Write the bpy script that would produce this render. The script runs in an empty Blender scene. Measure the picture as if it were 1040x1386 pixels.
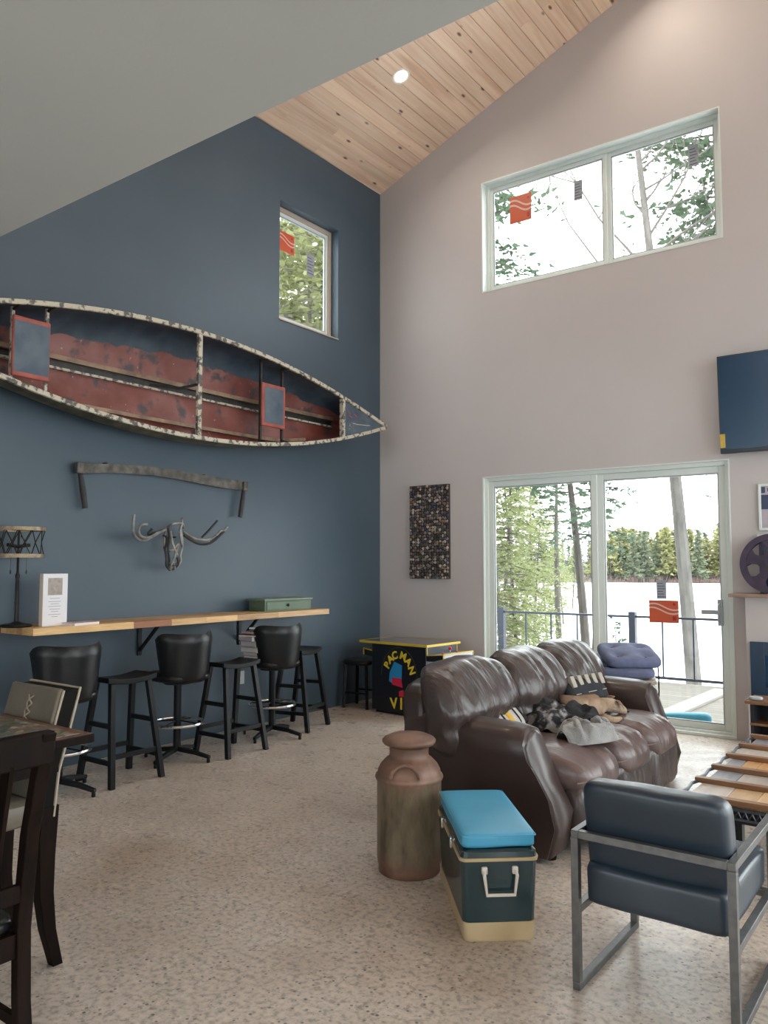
import bpy, bmesh, math, random
from math import sin, cos, pi, radians, atan2, sqrt
from mathutils import Vector, Matrix, noise

random.seed(7)
SC = bpy.context.scene
COL = SC.collection

# ------------------------------------------------------------------ camera
F_PX, YAW, PITCH = 1075.0, radians(36.43), radians(3.84)
CAM = Vector((5.5057, -7.3813, 1.5))
FW = Vector((-sin(YAW) * cos(PITCH), cos(YAW) * cos(PITCH), sin(PITCH)))
RT = Vector((cos(YAW), sin(YAW), 0))
UP = RT.cross(FW)
cam_d = bpy.data.cameras.new('camera')
cam_d.sensor_fit = 'HORIZONTAL'; cam_d.sensor_width = 36.0
cam_d.lens = 36.0 * F_PX / 1040.0
cam_d.clip_start = 0.05; cam_d.clip_end = 1000
cam = bpy.data.objects.new('camera', cam_d); COL.objects.link(cam)
cam.matrix_world = Matrix(((RT.x, UP.x, -FW.x, CAM.x), (RT.y, UP.y, -FW.y, CAM.y), (RT.z, UP.z, -FW.z, CAM.z), (0, 0, 0, 1)))
SC.camera = cam

def at(px, py, ax, v):
    """point where the ray of a 1040x1386 pixel meets the plane axis=v"""
    d = FW + RT * ((px - 520) / F_PX) - UP * ((py - 693) / F_PX)
    i = 'xyz'.index(ax)
    return CAM + d * ((v - CAM[i]) / d[i])

# ------------------------------------------------------------------ world and view
W = bpy.data.worlds.new('overcast_sky'); SC.world = W; W.use_nodes = True
bg = W.node_tree.nodes['Background']
bg.inputs[0].default_value = (0.93, 0.97, 1.0, 1); bg.inputs[1].default_value = SKY = 2.5
SC.view_settings.view_transform = 'Standard'; SC.view_settings.look = 'None'
SC.view_settings.gamma = 1.0; SC.view_settings.use_curve_mapping = False
SC.view_settings.exposure = 1.55
SC.cycles.max_bounces = 10; SC.cycles.diffuse_bounces = 6; SC.cycles.transparent_max_bounces = 16
SC.cycles.sample_clamp_indirect = 6.0; SC.cycles.caustics_reflective = False; SC.cycles.caustics_refractive = False
SC.cycles.use_denoising = True

def portal(c, sx, sy, normal):
    """area-light portal in a window opening: guides sky sampling, gives no light itself"""
    l = bpy.data.lights.new('window_portal', 'AREA'); l.shape = 'RECTANGLE'; l.size = sx; l.size_y = sy
    l.cycles.is_portal = True
    o = bpy.data.objects.new('window_portal', l); COL.objects.link(o)
    o.location = c
    o.rotation_euler = Vector(normal).to_track_quat('-Z', 'Y').to_euler()
RX, RY, EAVE, SLOPE = 9.4, -12.5, 5.915, 0.389
RIDGE = RX / 2; ZR = EAVE + SLOPE * RIDGE
DOOR = (1.36, 3.83, 0.0, 2.435)          # x0 x1 z0 z1 in the lake wall
HIGH = (1.375, 3.835, 4.43, 5.65)
ADDED_DOOR = (5.57, 8.04, 0.0, 2.435); ADDED_HIGH = (5.565, 8.025, 4.43, 5.65)  # unseen door and high window, added for daylight
ADDED_SIDEW = [(-0.7, -4.9, 0.3, 4.6), (-6.2, -9.4, 0.3, 2.6)]      # y0 y1 z0 z1 in the far side wall, unseen and enlarged for daylight
ADDED_BACKW = [(1.0, 4.0, 0.3, 2.4), (5.4, 8.4, 0.3, 2.4), (2.7, 6.7, 3.4, 5.6)]  # unseen back windows, added for more daylight inside
NAVYW = (-1.70, -0.775, 3.97, 5.205)     # y0 y1 z0 z1 in the navy wall
for (a, b, c, d) in (DOOR, HIGH, ADDED_DOOR, ADDED_HIGH):
    portal(((a + b) / 2, 0.21, (c + d) / 2), b - a, d - c, (0, -1, 0))
for (a, b, c, d) in ADDED_SIDEW:
    portal((RX + 0.21, (a + b) / 2, (c + d) / 2), abs(b - a), d - c, (-1, 0, 0))
for (a, b, c, d) in ADDED_BACKW:
    portal(((a + b) / 2, RY - 0.21, (c + d) / 2), b - a, d - c, (0, 1, 0))
portal((-0.21, (NAVYW[0] + NAVYW[1]) / 2, (NAVYW[2] + NAVYW[3]) / 2), 0.925, 1.235, (1, 0, 0))

# ------------------------------------------------------------------ material helpers
MATS = {}
def mat(name, col, rough=0.5, metal=0.0, var=None, scale=8.0, bump=0.0, bscale=40.0, coat=0.0, spec=0.5, stretch=None, obj_rand=0.0, detail=6.0, ramp=(0.35, 0.65), sheen=0.0):
    """principled material: colour mixed with `var` by noise, optional bump"""
    if name in MATS: return MATS[name]
    m = bpy.data.materials.new(name); m.use_nodes = True
    nt = m.node_tree; N = nt.nodes; L = nt.links
    b = N['Principled BSDF']
    b.inputs['Base Color'].default_value = (*col, 1); b.inputs['Roughness'].default_value = rough
    b.inputs['Metallic'].default_value = metal; b.inputs['Specular IOR Level'].default_value = spec
    if coat: b.inputs['Coat Weight'].default_value = coat; b.inputs['Coat Roughness'].default_value = 0.15
    if sheen: b.inputs['Sheen Weight'].default_value = sheen
    if var or bump:
        tc = N.new('ShaderNodeTexCoord'); mp = N.new('ShaderNodeMapping')
        L.new(tc.outputs['Object'], mp.inputs['Vector'])
        if stretch: mp.inputs['Scale'].default_value = stretch
        if obj_rand:
            oi = N.new('ShaderNodeObjectInfo'); vm = N.new('ShaderNodeVectorMath'); vm.operation = 'SCALE'
            vm.inputs[0].default_value = (17.0, 9.0, 5.0); L.new(oi.outputs['Random'], vm.inputs['Scale']); L.new(vm.outputs[0], mp.inputs['Location'])
    last = None
    if var:
        n = N.new('ShaderNodeTexNoise'); n.inputs['Scale'].default_value = scale; n.inputs['Detail'].default_value = detail
        L.new(mp.outputs[0], n.inputs['Vector'])
        r = N.new('ShaderNodeValToRGB'); r.color_ramp.elements[0].position = ramp[0]; r.color_ramp.elements[1].position = ramp[1]
        r.color_ramp.elements[0].color = (*col, 1); r.color_ramp.elements[1].color = (*var, 1)
        L.new(n.outputs['Fac'], r.inputs['Fac']); last = r.outputs[0]
        if obj_rand:
            hs = N.new('ShaderNodeHueSaturation'); mr = N.new('ShaderNodeMapRange')
            mr.inputs['To Min'].default_value = 1 - obj_rand; mr.inputs['To Max'].default_value = 1 + obj_rand
            L.new(oi.outputs['Random'], mr.inputs['Value']); L.new(mr.outputs[0], hs.inputs['Value']); L.new(last, hs.inputs['Color']); last = hs.outputs[0]
        L.new(last, b.inputs['Base Color'])
    if bump:
        n2 = N.new('ShaderNodeTexNoise'); n2.inputs['Scale'].default_value = bscale; n2.inputs['Detail'].default_value = 5
        L.new(mp.outputs[0], n2.inputs['Vector'])
        bp = N.new('ShaderNodeBump'); bp.inputs['Strength'].default_value = bump; bp.inputs['Distance'].default_value = 0.01
        L.new(n2.outputs['Fac'], bp.inputs['Height']); L.new(bp.outputs[0], b.inputs['Normal'])
    MATS[name] = m
    return m

def emit(name, col, s):
    m = bpy.data.materials.new(name); m.use_nodes = True
    b = m.node_tree.nodes['Principled BSDF']
    b.inputs['Base Color'].default_value = (*col, 1); b.inputs['Emission Color'].default_value = (*col, 1); b.inputs['Emission Strength'].default_value = s
    MATS[name] = m; return m

def glass_mat():
    m = bpy.data.materials.new('window_glass'); m.use_nodes = True
    nt = m.node_tree; nt.nodes.clear(); N = nt.nodes
    o = N.new('ShaderNodeOutputMaterial'); mx = N.new('ShaderNodeMixShader'); t = N.new('ShaderNodeBsdfTransparent'); g = N.new('ShaderNodeBsdfGlossy')
    g.inputs['Roughness'].default_value = 0.0; t.inputs[0].default_value = (0.96, 0.98, 0.97, 1)
    fr = N.new('ShaderNodeFresnel'); gm = N.new('ShaderNodeNewGeometry'); ir = N.new('ShaderNodeMapRange'); ir.inputs['To Min'].default_value = 1.45; ir.inputs['To Max'].default_value = 1 / 1.45
    nt.links.new(gm.outputs['Backfacing'], ir.inputs['Value']); nt.links.new(ir.outputs[0], fr.inputs['IOR'])
    nt.links.new(fr.outputs[0], mx.inputs[0]); nt.links.new(t.outputs[0], mx.inputs[1]); nt.links.new(g.outputs[0], mx.inputs[2]); nt.links.new(mx.outputs[0], o.inputs[0])
    MATS['glass'] = m; return m
GLASS = glass_mat()

# ------------------------------------------------------------------ mesh helpers
class MB:
    def __init__(s): s.v = []; s.f = []; s.m = []
    def add(s, vs, fs, mi=0):
        k = len(s.v); s.v += [tuple(v) for v in vs]; s.f += [tuple(i + k for i in f) for f in fs]; s.m += [mi] * len(fs); return s
    def box(s, c, d, R=None, mi=0):
        hx, hy, hz = d[0] / 2, d[1] / 2, d[2] / 2
        vs = [Vector((x, y, z)) for x in (-hx, hx) for y in (-hy, hy) for z in (-hz, hz)]
        if R is not None: vs = [R @ v for v in vs]
        c = Vector(c)
        return s.add([v + c for v in vs], [(0, 1, 3, 2), (4, 6, 7, 5), (0, 4, 5, 1), (2, 3, 7, 6), (0, 2, 6, 4), (1, 5, 7, 3)], mi)
    def b2(s, a, b, mi=0):
        return s.box([(a[i] + b[i]) / 2 for i in range(3)], [abs(b[i] - a[i]) for i in range(3)], None, mi)
    def bar(s, a, b, w, h, up=(0, 0, 1), mi=0):
        """square bar from a to b"""
        a, b = Vector(a), Vector(b); d = b - a; z = d.normalized()
        x = Vector(up).cross(z)
        if x.length < 1e-4: x = Vector((1, 0, 0)).cross(z)
        x.normalize(); y = z.cross(x)
        R = Matrix((x, y, z)).transposed()
        return s.box((a + b) / 2, (w, h, d.length), R, mi)
    def tube(s, pts, r, n=8, closed=False, mi=0, cap=True):
        pts = [Vector(p) for p in pts]; m = len(pts)
        rr = r if isinstance(r, (list, tuple)) else [r] * m
        rings = []; prev = None
        for i, p in enumerate(pts):
            if closed: t = pts[(i + 1) % m] - pts[i - 1]
            else: t = pts[min(i + 1, m - 1)] - pts[max(i - 1, 0)]
            t = t.normalized() if t.length > 1e-9 else Vector((0, 0, 1))
            if prev is None:
                a = Vector((0, 0, 1)) if abs(t.z) < 0.9 else Vector((1, 0, 0))
                u = a.cross(t).normalized()
            else:
                u = prev - t * prev.dot(t)
                u = u.normalized() if u.length > 1e-6 else Vector((1, 0, 0))
            prev = u; w = t.cross(u)
            rings.append([p + (u * cos(2 * pi * k / n) + w * sin(2 * pi * k / n)) * rr[i] for k in range(n)])
        return s.loft(rings, closed, cap, mi)
    def loft(s, rings, closed=False, cap=True, mi=0):
        n = len(rings[0]); m = len(rings); vs = [v for r in rings for v in r]; fs = []
        for i in range(m if closed else m - 1):
            j = (i + 1) % m
            for k in range(n):
                l = (k + 1) % n
                fs.append((i * n + k, i * n + l, j * n + l, j * n + k))
        if cap and not closed:
            fs.append(tuple(reversed(range(n)))); fs.append(tuple((m - 1) * n + k for k in range(n)))
        return s.add(vs, fs, mi)
    def lathe(s, prof, n=24, c=(0, 0, 0), mi=0, cap=True):
        return s.loft([[(c[0] + r * cos(2 * pi * k / n), c[1] + r * sin(2 * pi * k / n), c[2] + z) for k in range(n)] for r, z in prof], False, cap, mi)
    def prism(s, poly, fn, d0, d1, mi=0):
        """poly of (u,v); fn(u,v,d)->point; extruded d0..d1"""
        n = len(poly); vs = [fn(u, v, d0) for u, v in poly] + [fn(u, v, d1) for u, v in poly]
        fs = [tuple(reversed(range(n))), tuple(range(n, 2 * n))] + [(i, (i + 1) % n, n + (i + 1) % n, n + i) for i in range(n)]
        return s.add(vs, fs, mi)
    def grid(s, fn, nu, nv, mi=0):
        """open surface fn(u,v) over 0..1"""
        vs = [fn(i / nu, j / nv) for i in range(nu + 1) for j in range(nv + 1)]
        fs = [(i * (nv + 1) + j, (i + 1) * (nv + 1) + j, (i + 1) * (nv + 1) + j + 1, i * (nv + 1) + j + 1) for i in range(nu) for j in range(nv)]
        return s.add(vs, fs, mi)
    def puff(s, c, d, q=5.0, n=10, R=None, amp=0.0, fr=6.0, fn=None, seed=0, mi=0):
        """cushion: superellipsoid from a subdivided cube, noise-wrinkled"""
        bm = bmesh.new(); bmesh.ops.create_cube(bm, size=2.0)
        bmesh.ops.subdivide_edges(bm, edges=bm.edges[:], cuts=n, use_grid_fill=True)
        vs = []
        qq = q if isinstance(q, (tuple, list)) else (q, q, q); off = Vector((seed * 7.3, seed * 3.1, seed * 1.7))
        for v in bm.verts:
            p = v.co
            def g(t):
                return sum((abs(p[i]) * t) ** qq[i] for i in range(3)) - 1
            lo, hi = 0.3, 1.0001
            for _ in range(24):
                m = (lo + hi) / 2
                if g(m) > 0: hi = m
                else: lo = m
            p = p * lo
            nrm = p.normalized()
            w = Vector((p.x * d[0] / 2, p.y * d[1] / 2, p.z * d[2] / 2))
            if amp: w += nrm * amp * noise.noise(w * fr + off)
            if fn: w = fn(w, p)
            vs.append(w)
        bm.verts.index_update()
        fs = [[v.index for v in f.verts] for f in bm.faces]; bm.free()
        if R is not None: vs = [R @ v for v in vs]
        c = Vector(c)
        return s.add([v + c for v in vs], fs, mi)
    def mesh(s, name, mats, smooth=True, angle=35):
        me = bpy.data.meshes.new(name); me.from_pydata(s.v, [], s.f); me.update()
        for m in (mats if isinstance(mats, (list, tuple)) else [mats]): me.materials.append(m)
        if any(s.m): me.polygons.foreach_set('material_index', s.m)
        bm = bmesh.new(); bm.from_mesh(me)
        if len(bm.faces) < 60000: bmesh.ops.recalc_face_normals(bm, faces=bm.faces[:])
        bm.to_mesh(me); bm.free()
        if smooth:
            me.polygons.foreach_set('use_smooth', [True] * len(me.polygons))
            me.set_sharp_from_angle(angle=radians(angle))
        return me
    def obj(s, name, mats, parent=None, bevel=0.0, smooth=True, angle=35, seg=2):
        o = bpy.data.objects.new(name, s.mesh(name, mats, smooth, angle)); COL.objects.link(o)
        if parent is not None: o.parent = parent
        if bevel:
            b = o.modifiers.new('bevel', 'BEVEL'); b.width = bevel; b.segments = seg; b.limit_method = 'ANGLE'; b.angle_limit = radians(40)
        return o

def tag(o, label, cat, group=None, kind=None):
    o['label'] = label
    if cat: o['category'] = cat
    if group: o['group'] = group
    if kind: o['kind'] = kind
    return o
def thing(name, label, cat, loc=(0, 0, 0), rz=0.0, group=None):
    o = bpy.data.objects.new(name, None); COL.objects.link(o); o.empty_display_size = 0.1
    o.location = loc; o.rotation_euler = (0, 0, rz)
    return tag(o, label, cat, group)
def struct(o, label=None):
    o['kind'] = 'structure'
    if label: o['label'] = label
    return o
def copy_tree(o, parent=None):
    c = o.copy(); COL.objects.link(c)
    if parent is not None: c.parent = parent
    for ch in list(o.children): copy_tree(ch, c)
    return c
def Rz(a): return Matrix.Rotation(a, 3, 'Z')
def Rx(a): return Matrix.Rotation(a, 3, 'X')
def Ry(a): return Matrix.Rotation(a, 3, 'Y')
def wood(name, c1, c2, stretch=(6, 60, 60), rough=0.5, rnd=0.15, bump=0.05):
    return mat(name, c1, rough, 0, c2, 1.0, bump, 1.5, stretch=stretch, obj_rand=rnd, detail=8)

# ================================================================== MATERIALS OF THE SETTING
NAVY = mat('navy_paint', (0.052, 0.080, 0.107), 0.45, 0, (0.058, 0.087, 0.115), 1.5, 0.08, 220)
GREIGE = mat('greige_paint', (0.52, 0.475, 0.468), 0.6, 0, (0.54, 0.495, 0.488), 1.2, 0.06, 200)
SOFFIT = mat('grey_ceiling_paint', (0.50, 0.52, 0.51), 0.6, 0, (0.53, 0.55, 0.535), 1.0, 0.12, 25)
VINYL = mat('white_vinyl', (0.70, 0.75, 0.72), 0.4)
VINYLD = mat('grey_vinyl', (0.38, 0.41, 0.43), 0.4)
TANFR = mat('tan_vinyl', (0.48, 0.40, 0.33), 0.45)
BLACKM = mat('black_metal', (0.012, 0.013, 0.016), 0.4, 0.6)
CHROME = mat('chrome', (0.75, 0.76, 0.78), 0.18, 1.0)
WHITEP = mat('white_paper', (0.72, 0.71, 0.74), 0.6)

def floor_mat():
    m = bpy.data.materials.new('polished_aggregate_concrete'); m.use_nodes = True
    nt = m.node_tree; N = nt.nodes; L = nt.links; b = N['Principled BSDF']
    tc = N.new('ShaderNodeTexCoord')
    def nz(scale, det=6, rough=0.6):
        n = N.new('ShaderNodeTexNoise'); n.inputs['Scale'].default_value = scale; n.inputs['Detail'].default_value = det; n.inputs['Roughness'].default_value = rough
        L.new(tc.outputs['Object'], n.inputs['Vector']); return n
    def ramp(src, stops):
        r = N.new('ShaderNodeValToRGB'); e = r.color_ramp.elements
        while len(e) < len(stops): e.new(0.5)
        for i, (p, c) in enumerate(stops): e[i].position = p; e[i].color = (*c, 1)
        L.new(src, r.inputs['Fac']); return r
    def mix(fac, a, bb, mode='MIX'):
        x = N.new('ShaderNodeMixRGB'); x.blend_type = mode
        if isinstance(fac, float): x.inputs[0].default_value = fac
        else: L.new(fac, x.inputs[0])
        L.new(a, x.inputs[1]); L.new(bb, x.inputs[2]); return x.outputs[0]
    base = ramp(nz(0.9, 7).outputs['Fac'], [(0.3, (0.45, 0.38, 0.325)), (0.55, (0.57, 0.50, 0.445)), (0.75, (0.64, 0.58, 0.53))]).outputs[0]
    fine = ramp(nz(38, 4, 0.6).outputs['Fac'], [(0.36, (0.40, 0.38, 0.36)), (0.5, (1, 1, 1)), (0.68, (1.3, 1.27, 1.22))]).outputs[0]
    c = mix(0.6, base, fine, 'MULTIPLY')
    # aggregate stones of two sizes
    for sc, thr, amt in ((46, 0.27, 0.8), (95, 0.25, 0.3)):
        v = N.new('ShaderNodeTexVoronoi'); v.inputs['Scale'].default_value = sc; v.inputs['Randomness'].default_value = 1.0
        L.new(tc.outputs['Object'], v.inputs['Vector'])
        sep = N.new('ShaderNodeSeparateColor'); L.new(v.outputs['Color'], sep.inputs[0])
        stone = ramp(sep.outputs[0], [(0.0, (0.07, 0.072, 0.075)), (0.3, (0.15, 0.14, 0.13)), (0.55, (0.30, 0.23, 0.18)), (0.8, (0.42, 0.38, 0.34)), (1.0, (0.62, 0.58, 0.54))]).outputs[0]
        near = N.new('ShaderNodeMath'); near.operation = 'LESS_THAN'; near.inputs[1].default_value = thr; L.new(v.outputs['Distance'], near.inputs[0])
        pick = N.new('ShaderNodeMath'); pick.operation = 'GREATER_THAN'; pick.inputs[1].default_value = 0.58; L.new(sep.outputs[1], pick.inputs[0])
        mm = N.new('ShaderNodeMath'); mm.operation = 'MULTIPLY'; L.new(near.outputs[0], mm.inputs[0]); L.new(pick.outputs[0], mm.inputs[1])
        m2 = N.new('ShaderNodeMath'); m2.operation = 'MULTIPLY'; m2.inputs[1].default_value = amt; L.new(mm.outputs[0], m2.inputs[0])
        c = mix(m2.outputs[0], c, stone)
    # brown stains
    st = ramp(nz(0.55, 3).outputs['Fac'], [(0.56, (0, 0, 0)), (0.72, (1, 1, 1))])
    br = N.new('ShaderNodeRGB'); br.outputs[0].default_value = (0.62, 0.50, 0.40, 1)
    s2 = N.new('ShaderNodeMath'); s2.operation = 'MULTIPLY'; s2.inputs[1].default_value = 0.6; L.new(st.outputs[0], s2.inputs[0])
    c = mix(s2.outputs[0], c, br.outputs[0], 'MULTIPLY')
    L.new(c, b.inputs['Base Color'])
    rr = N.new('ShaderNodeMapRange'); rr.inputs['From Min'].default_value = 0.3; rr.inputs['From Max'].default_value = 0.7
    rr.inputs['To Min'].default_value = 0.22; rr.inputs['To Max'].default_value = 0.42
    L.new(nz(7, 6).outputs['Fac'], rr.inputs['Value']); L.new(rr.outputs[0], b.inputs['Roughness'])
    bp = N.new('ShaderNodeBump'); bp.inputs['Strength'].default_value = 0.12; bp.inputs['Distance'].default_value = 0.004
    L.new(nz(14, 5).outputs['Fac'], bp.inputs['Height']); L.new(bp.outputs[0], b.inputs['Normal'])
    return m

def pine_mat():
    m = bpy.data.materials.new('knotty_pine'); m.use_nodes = True
    nt = m.node_tree; N = nt.nodes; L = nt.links; b = N['Principled BSDF']; b.inputs['Roughness'].default_value = 0.5
    tc = N.new('ShaderNodeTexCoord'); oi = N.new('ShaderNodeObjectInfo')
    off = N.new('ShaderNodeVectorMath'); off.operation = 'SCALE'; off.inputs[0].default_value = (13.7, 41.3, 7.1); L.new(oi.outputs['Random'], off.inputs['Scale'])
    ad = N.new('ShaderNodeVectorMath'); L.new(tc.outputs['Object'], ad.inputs[0]); L.new(off.outputs[0], ad.inputs[1])
    def mapped(s):
        mp = N.new('ShaderNodeMapping'); mp.inputs['Scale'].default_value = s; L.new(ad.outputs[0], mp.inputs['Vector']); return mp.outputs[0]
    n = N.new('ShaderNodeTexNoise'); n.inputs['Scale'].default_value = 1; n.inputs['Detail'].default_value = 7; n.inputs['Distortion'].default_value = 0.6; L.new(mapped((22, 1.1, 22)), n.inputs['Vector'])
    r = N.new('ShaderNodeValToRGB'); e = r.color_ramp.elements
    e[0].position = 0.3; e[0].color = (0.74, 0.49, 0.335, 1); e[1].position = 0.7; e[1].color = (0.88, 0.67, 0.51, 1); x = e.new(0.5); x.color = (0.82, 0.59, 0.43, 1)
    L.new(n.outputs['Fac'], r.inputs['Fac'])
    hs = N.new('ShaderNodeHueSaturation'); mr = N.new('ShaderNodeMapRange'); mr.inputs['To Min'].default_value = 0.90; mr.inputs['To Max'].default_value = 1.08
    L.new(oi.outputs['Random'], mr.inputs['Value']); L.new(mr.outputs[0], hs.inputs['Value']); L.new(r.outputs[0], hs.inputs['Color'])
    # knots
    v = N.new('ShaderNodeTexVoronoi'); v.inputs['Scale'].default_value = 1.0; L.new(mapped((9.0, 3.8, 0.0)), v.inputs['Vector'])
    kr = N.new('ShaderNodeValToRGB'); e = kr.color_ramp.elements
    e[0].position = 0.07; e[0].color = (1, 1, 1, 1); e[1].position = 0.17; e[1].color = (0, 0, 0, 1); L.new(v.outputs['Distance'], kr.inputs['Fac'])
    sep = N.new('ShaderNodeSeparateColor'); L.new(v.outputs['Color'], sep.inputs[0])
    gt = N.new('ShaderNodeMath'); gt.operation = 'GREATER_THAN'; gt.inputs[1].default_value = 0.30; L.new(sep.outputs[0], gt.inputs[0])
    ml = N.new('ShaderNodeMath'); ml.operation = 'MULTIPLY'; L.new(kr.outputs[0], ml.inputs[0]); L.new(gt.outputs[0], ml.inputs[1])
    mx = N.new('ShaderNodeMixRGB'); L.new(ml.outputs[0], mx.inputs[0]); L.new(hs.outputs[0], mx.inputs[1]); mx.inputs[2].default_value = (0.17, 0.075, 0.04, 1)
    # red heartwood streaks
    n3 = N.new('ShaderNodeTexNoise'); n3.inputs['Scale'].default_value = 1; n3.inputs['Detail'].default_value = 3; L.new(mapped((6, 0.45, 6)), n3.inputs['Vector'])
    r3 = N.new('ShaderNodeValToRGB'); e = r3.color_ramp.elements; e[0].position = 0.62; e[0].color = (0, 0, 0, 1); e[1].position = 0.74; e[1].color = (0.6, 0.6, 0.6, 1); L.new(n3.outputs['Fac'], r3.inputs['Fac'])
    m3 = N.new('ShaderNodeMixRGB'); L.new(r3.outputs[0], m3.inputs[0]); L.new(mx.outputs[0], m3.inputs[1]); m3.inputs[2].default_value = (0.45, 0.20, 0.09, 1)
    L.new(m3.outputs[0], b.inputs['Base Color'])
    return m
FLOOR = floor_mat(); PINE = pine_mat()

# ================================================================== ROOM SHELL
def wall_panel(fn, us, vs, holes, t):
    """wall made of cells on a u/v grid with rectangular holes; fn(u,v,d) -> point, d is depth outward"""
    us = sorted(set(us + [h[0] for h in holes] + [h[1] for h in holes])); vs = sorted(set(vs + [h[2] for h in holes] + [h[3] for h in holes]))
    mb = MB()
    def hole(u, v): return any(h[0] < u < h[1] and h[2] < v < h[3] for h in holes)
    for i in range(len(us) - 1):
        for j in range(len(vs) - 1):
            if hole((us[i] + us[i + 1]) / 2, (vs[j] + vs[j + 1]) / 2): continue
            for d in (0, t):
                mb.add([fn(us[i], vs[j], d), fn(us[i + 1], vs[j], d), fn(us[i + 1], vs[j + 1], d), fn(us[i], vs[j + 1], d)], [(0, 1, 2, 3)])
    for (a, b, c, d) in holes:
        q = [(a, c), (b, c), (b, d), (a, d)]
        for k in range(4):
            p, r = q[k], q[(k + 1) % 4]
            mb.add([fn(*p, 0), fn(*r, 0), fn(*r, t), fn(*p, t)], [(0, 1, 2, 3)])
    return mb
T = 0.2
struct(MB().b2((-T, RY - T, -0.25), (RX + T, T, 0)).obj('floor', FLOOR, smooth=False), 'polished tan concrete floor with exposed aggregate')
gable = lambda mb, y0, y1: [mb.add([(0, y, EAVE), (RX, y, EAVE), (RIDGE, y, ZR)], [(0, 1, 2)]) for y in (y0, y1)]
wl = wall_panel(lambda u, v, d: (u, d, v), [0, RX], [0, EAVE], [DOOR, HIGH, ADDED_DOOR, ADDED_HIGH], T); gable(wl, 0, T)
struct(wl.obj('wall_right', GREIGE, smooth=False), 'greige wall with the sliding door and high window')
nh = [(NAVYW[0], NAVYW[1], NAVYW[2], NAVYW[3])]
struct(wall_panel(lambda u, v, d: (-d, u, v), [RY, 0], [0, EAVE], nh, T).obj('wall_left', NAVY, smooth=False), 'navy blue wall carrying the canoe')
struct(wall_panel(lambda u, v, d: (RX + d, u, v), [RY, 0], [0, EAVE], [(b, a, c, d) for a, b, c, d in ADDED_SIDEW], T).obj('wall_far_side', GREIGE, smooth=False))
wb = wall_panel(lambda u, v, d: (u, RY - d, v), [0, RX], [0, EAVE], ADDED_BACKW, T); gable(wb, RY, RY - T)
struct(wb.obj('wall_back', GREIGE, smooth=False))
# roof slab and pine boards
ce = MB()
sl = lambda x: EAVE + SLOPE * min(x, RX - x)
for (x0, x1) in ((-T, RIDGE), (RIDGE, RX + T)):
    ce.prism([(x0, sl(x0) + 0.02), (x1, sl(x1) + 0.02), (x1, sl(x1) + 0.2), (x0, sl(x0) + 0.2)], lambda u, v, d: (u, d, v), RY - T, T)
ceiling = struct(ce.obj('ceiling', PINE, smooth=False), 'vaulted ceiling of knotty pine boards')
ang = math.atan(SLOPE); PW = 0.128; rng = random.Random(3)
board_cache = {}
def plank_mesh(L):
    if L not in board_cache:
        mb = MB(); h = PW / 2 - 0.0012; e = 0.004
        prof = [(-h, 0.0), (h, 0.0), (h, -0.012), (h - e, -0.018), (-h + e, -0.018), (-h, -0.012)]
        mb.prism(prof, lambda u, v, d: (u, d, v), -L / 2 + 0.0006, L / 2 - 0.0006)
        board_cache[L] = mb.mesh('pine_board', PINE, smooth=False)
    return board_cache[L]
nstrip = int((RIDGE / cos(ang)) / PW)
for side in (0, 1):
    for i in range(nstrip + 1):
        u = (i + 0.5) * PW; x = u * cos(ang)
        y = 0.0; first = True
        while y > -6.6:
            L = rng.choice((1.2, 1.8, 2.4, 3.0)) if not first else rng.choice((0.6, 1.2, 1.8, 2.4)); first = False
            if side == 1:
                L = 6.6                      # the far slope, never in the picture: one board per course
            o = bpy.data.objects.new('plank', plank_mesh(L)); COL.objects.link(o); o.parent = ceiling
            xx = x if side == 0 else RX - x
            o.location = (xx, y - L / 2, EAVE + SLOPE * x + 0.018)
            o.rotation_euler = (0, -ang if side == 0 else ang, 0)
            y -= L
# loft floor over the camera: its painted underside is the grey band at the top
struct(MB().b2((0.0, RY, 2.75), (RX, -5.877, 3.06)).obj('ceiling_loft', SOFFIT, smooth=False), 'grey painted underside of the loft')

# ================================================================== WINDOWS AND DOOR
def film(name, col, tr):
    """thin printed film on glass: lets part of the daylight through"""
    m = mat(name, col, 0.4); N = m.node_tree.nodes; L = m.node_tree.links
    t = N.new('ShaderNodeBsdfTranslucent'); t.inputs[0].default_value = (*col, 1); x = N.new('ShaderNodeMixShader'); x.inputs[0].default_value = tr
    L.new(N['Principled BSDF'].outputs[0], x.inputs[1]); L.new(t.outputs[0], x.inputs[2]); L.new(x.outputs[0], N['Material Output'].inputs[0]); return m
ORANGE = film('orange_film', (0.62, 0.13, 0.055), 0.22)
ORANGED = mat('orange_dark_print', (0.40, 0.02, 0.02), 0.4)
PALE = film('pale_print', (0.85, 0.62, 0.52), 0.25)
GREYST = film('grey_sticker', (0.36, 0.38, 0.43), 0.14)
DARKPR = mat('dark_print', (0.10, 0.11, 0.14), 0.5)
def rect_ring(mb, fn, r, w, d0, d1, mi=0):
    """rectangular frame of width w inside rect r=(u0,u1,v0,v1); w may be (left,right,bottom,top)"""
    l, rr, b, t = w if isinstance(w, tuple) else (w, w, w, w)
    u0, u1, v0, v1 = r
    for (a, bb, c, dd) in ((u0, u0 + l, v0, v1), (u1 - rr, u1, v0, v1), (u0 + l, u1 - rr, v0, v0 + b), (u0 + l, u1 - rr, v1 - t, v1)):
        mb.prism([(a, c), (bb, c), (bb, dd), (a, dd)], fn, d0, d1, mi)
def rect(mb, fn, r, d0, d1, mi=0):
    u0, u1, v0, v1 = r
    return mb.prism([(u0, v0), (u1, v0), (u1, v1), (u0, v1)], fn, d0, d1, mi)
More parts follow.
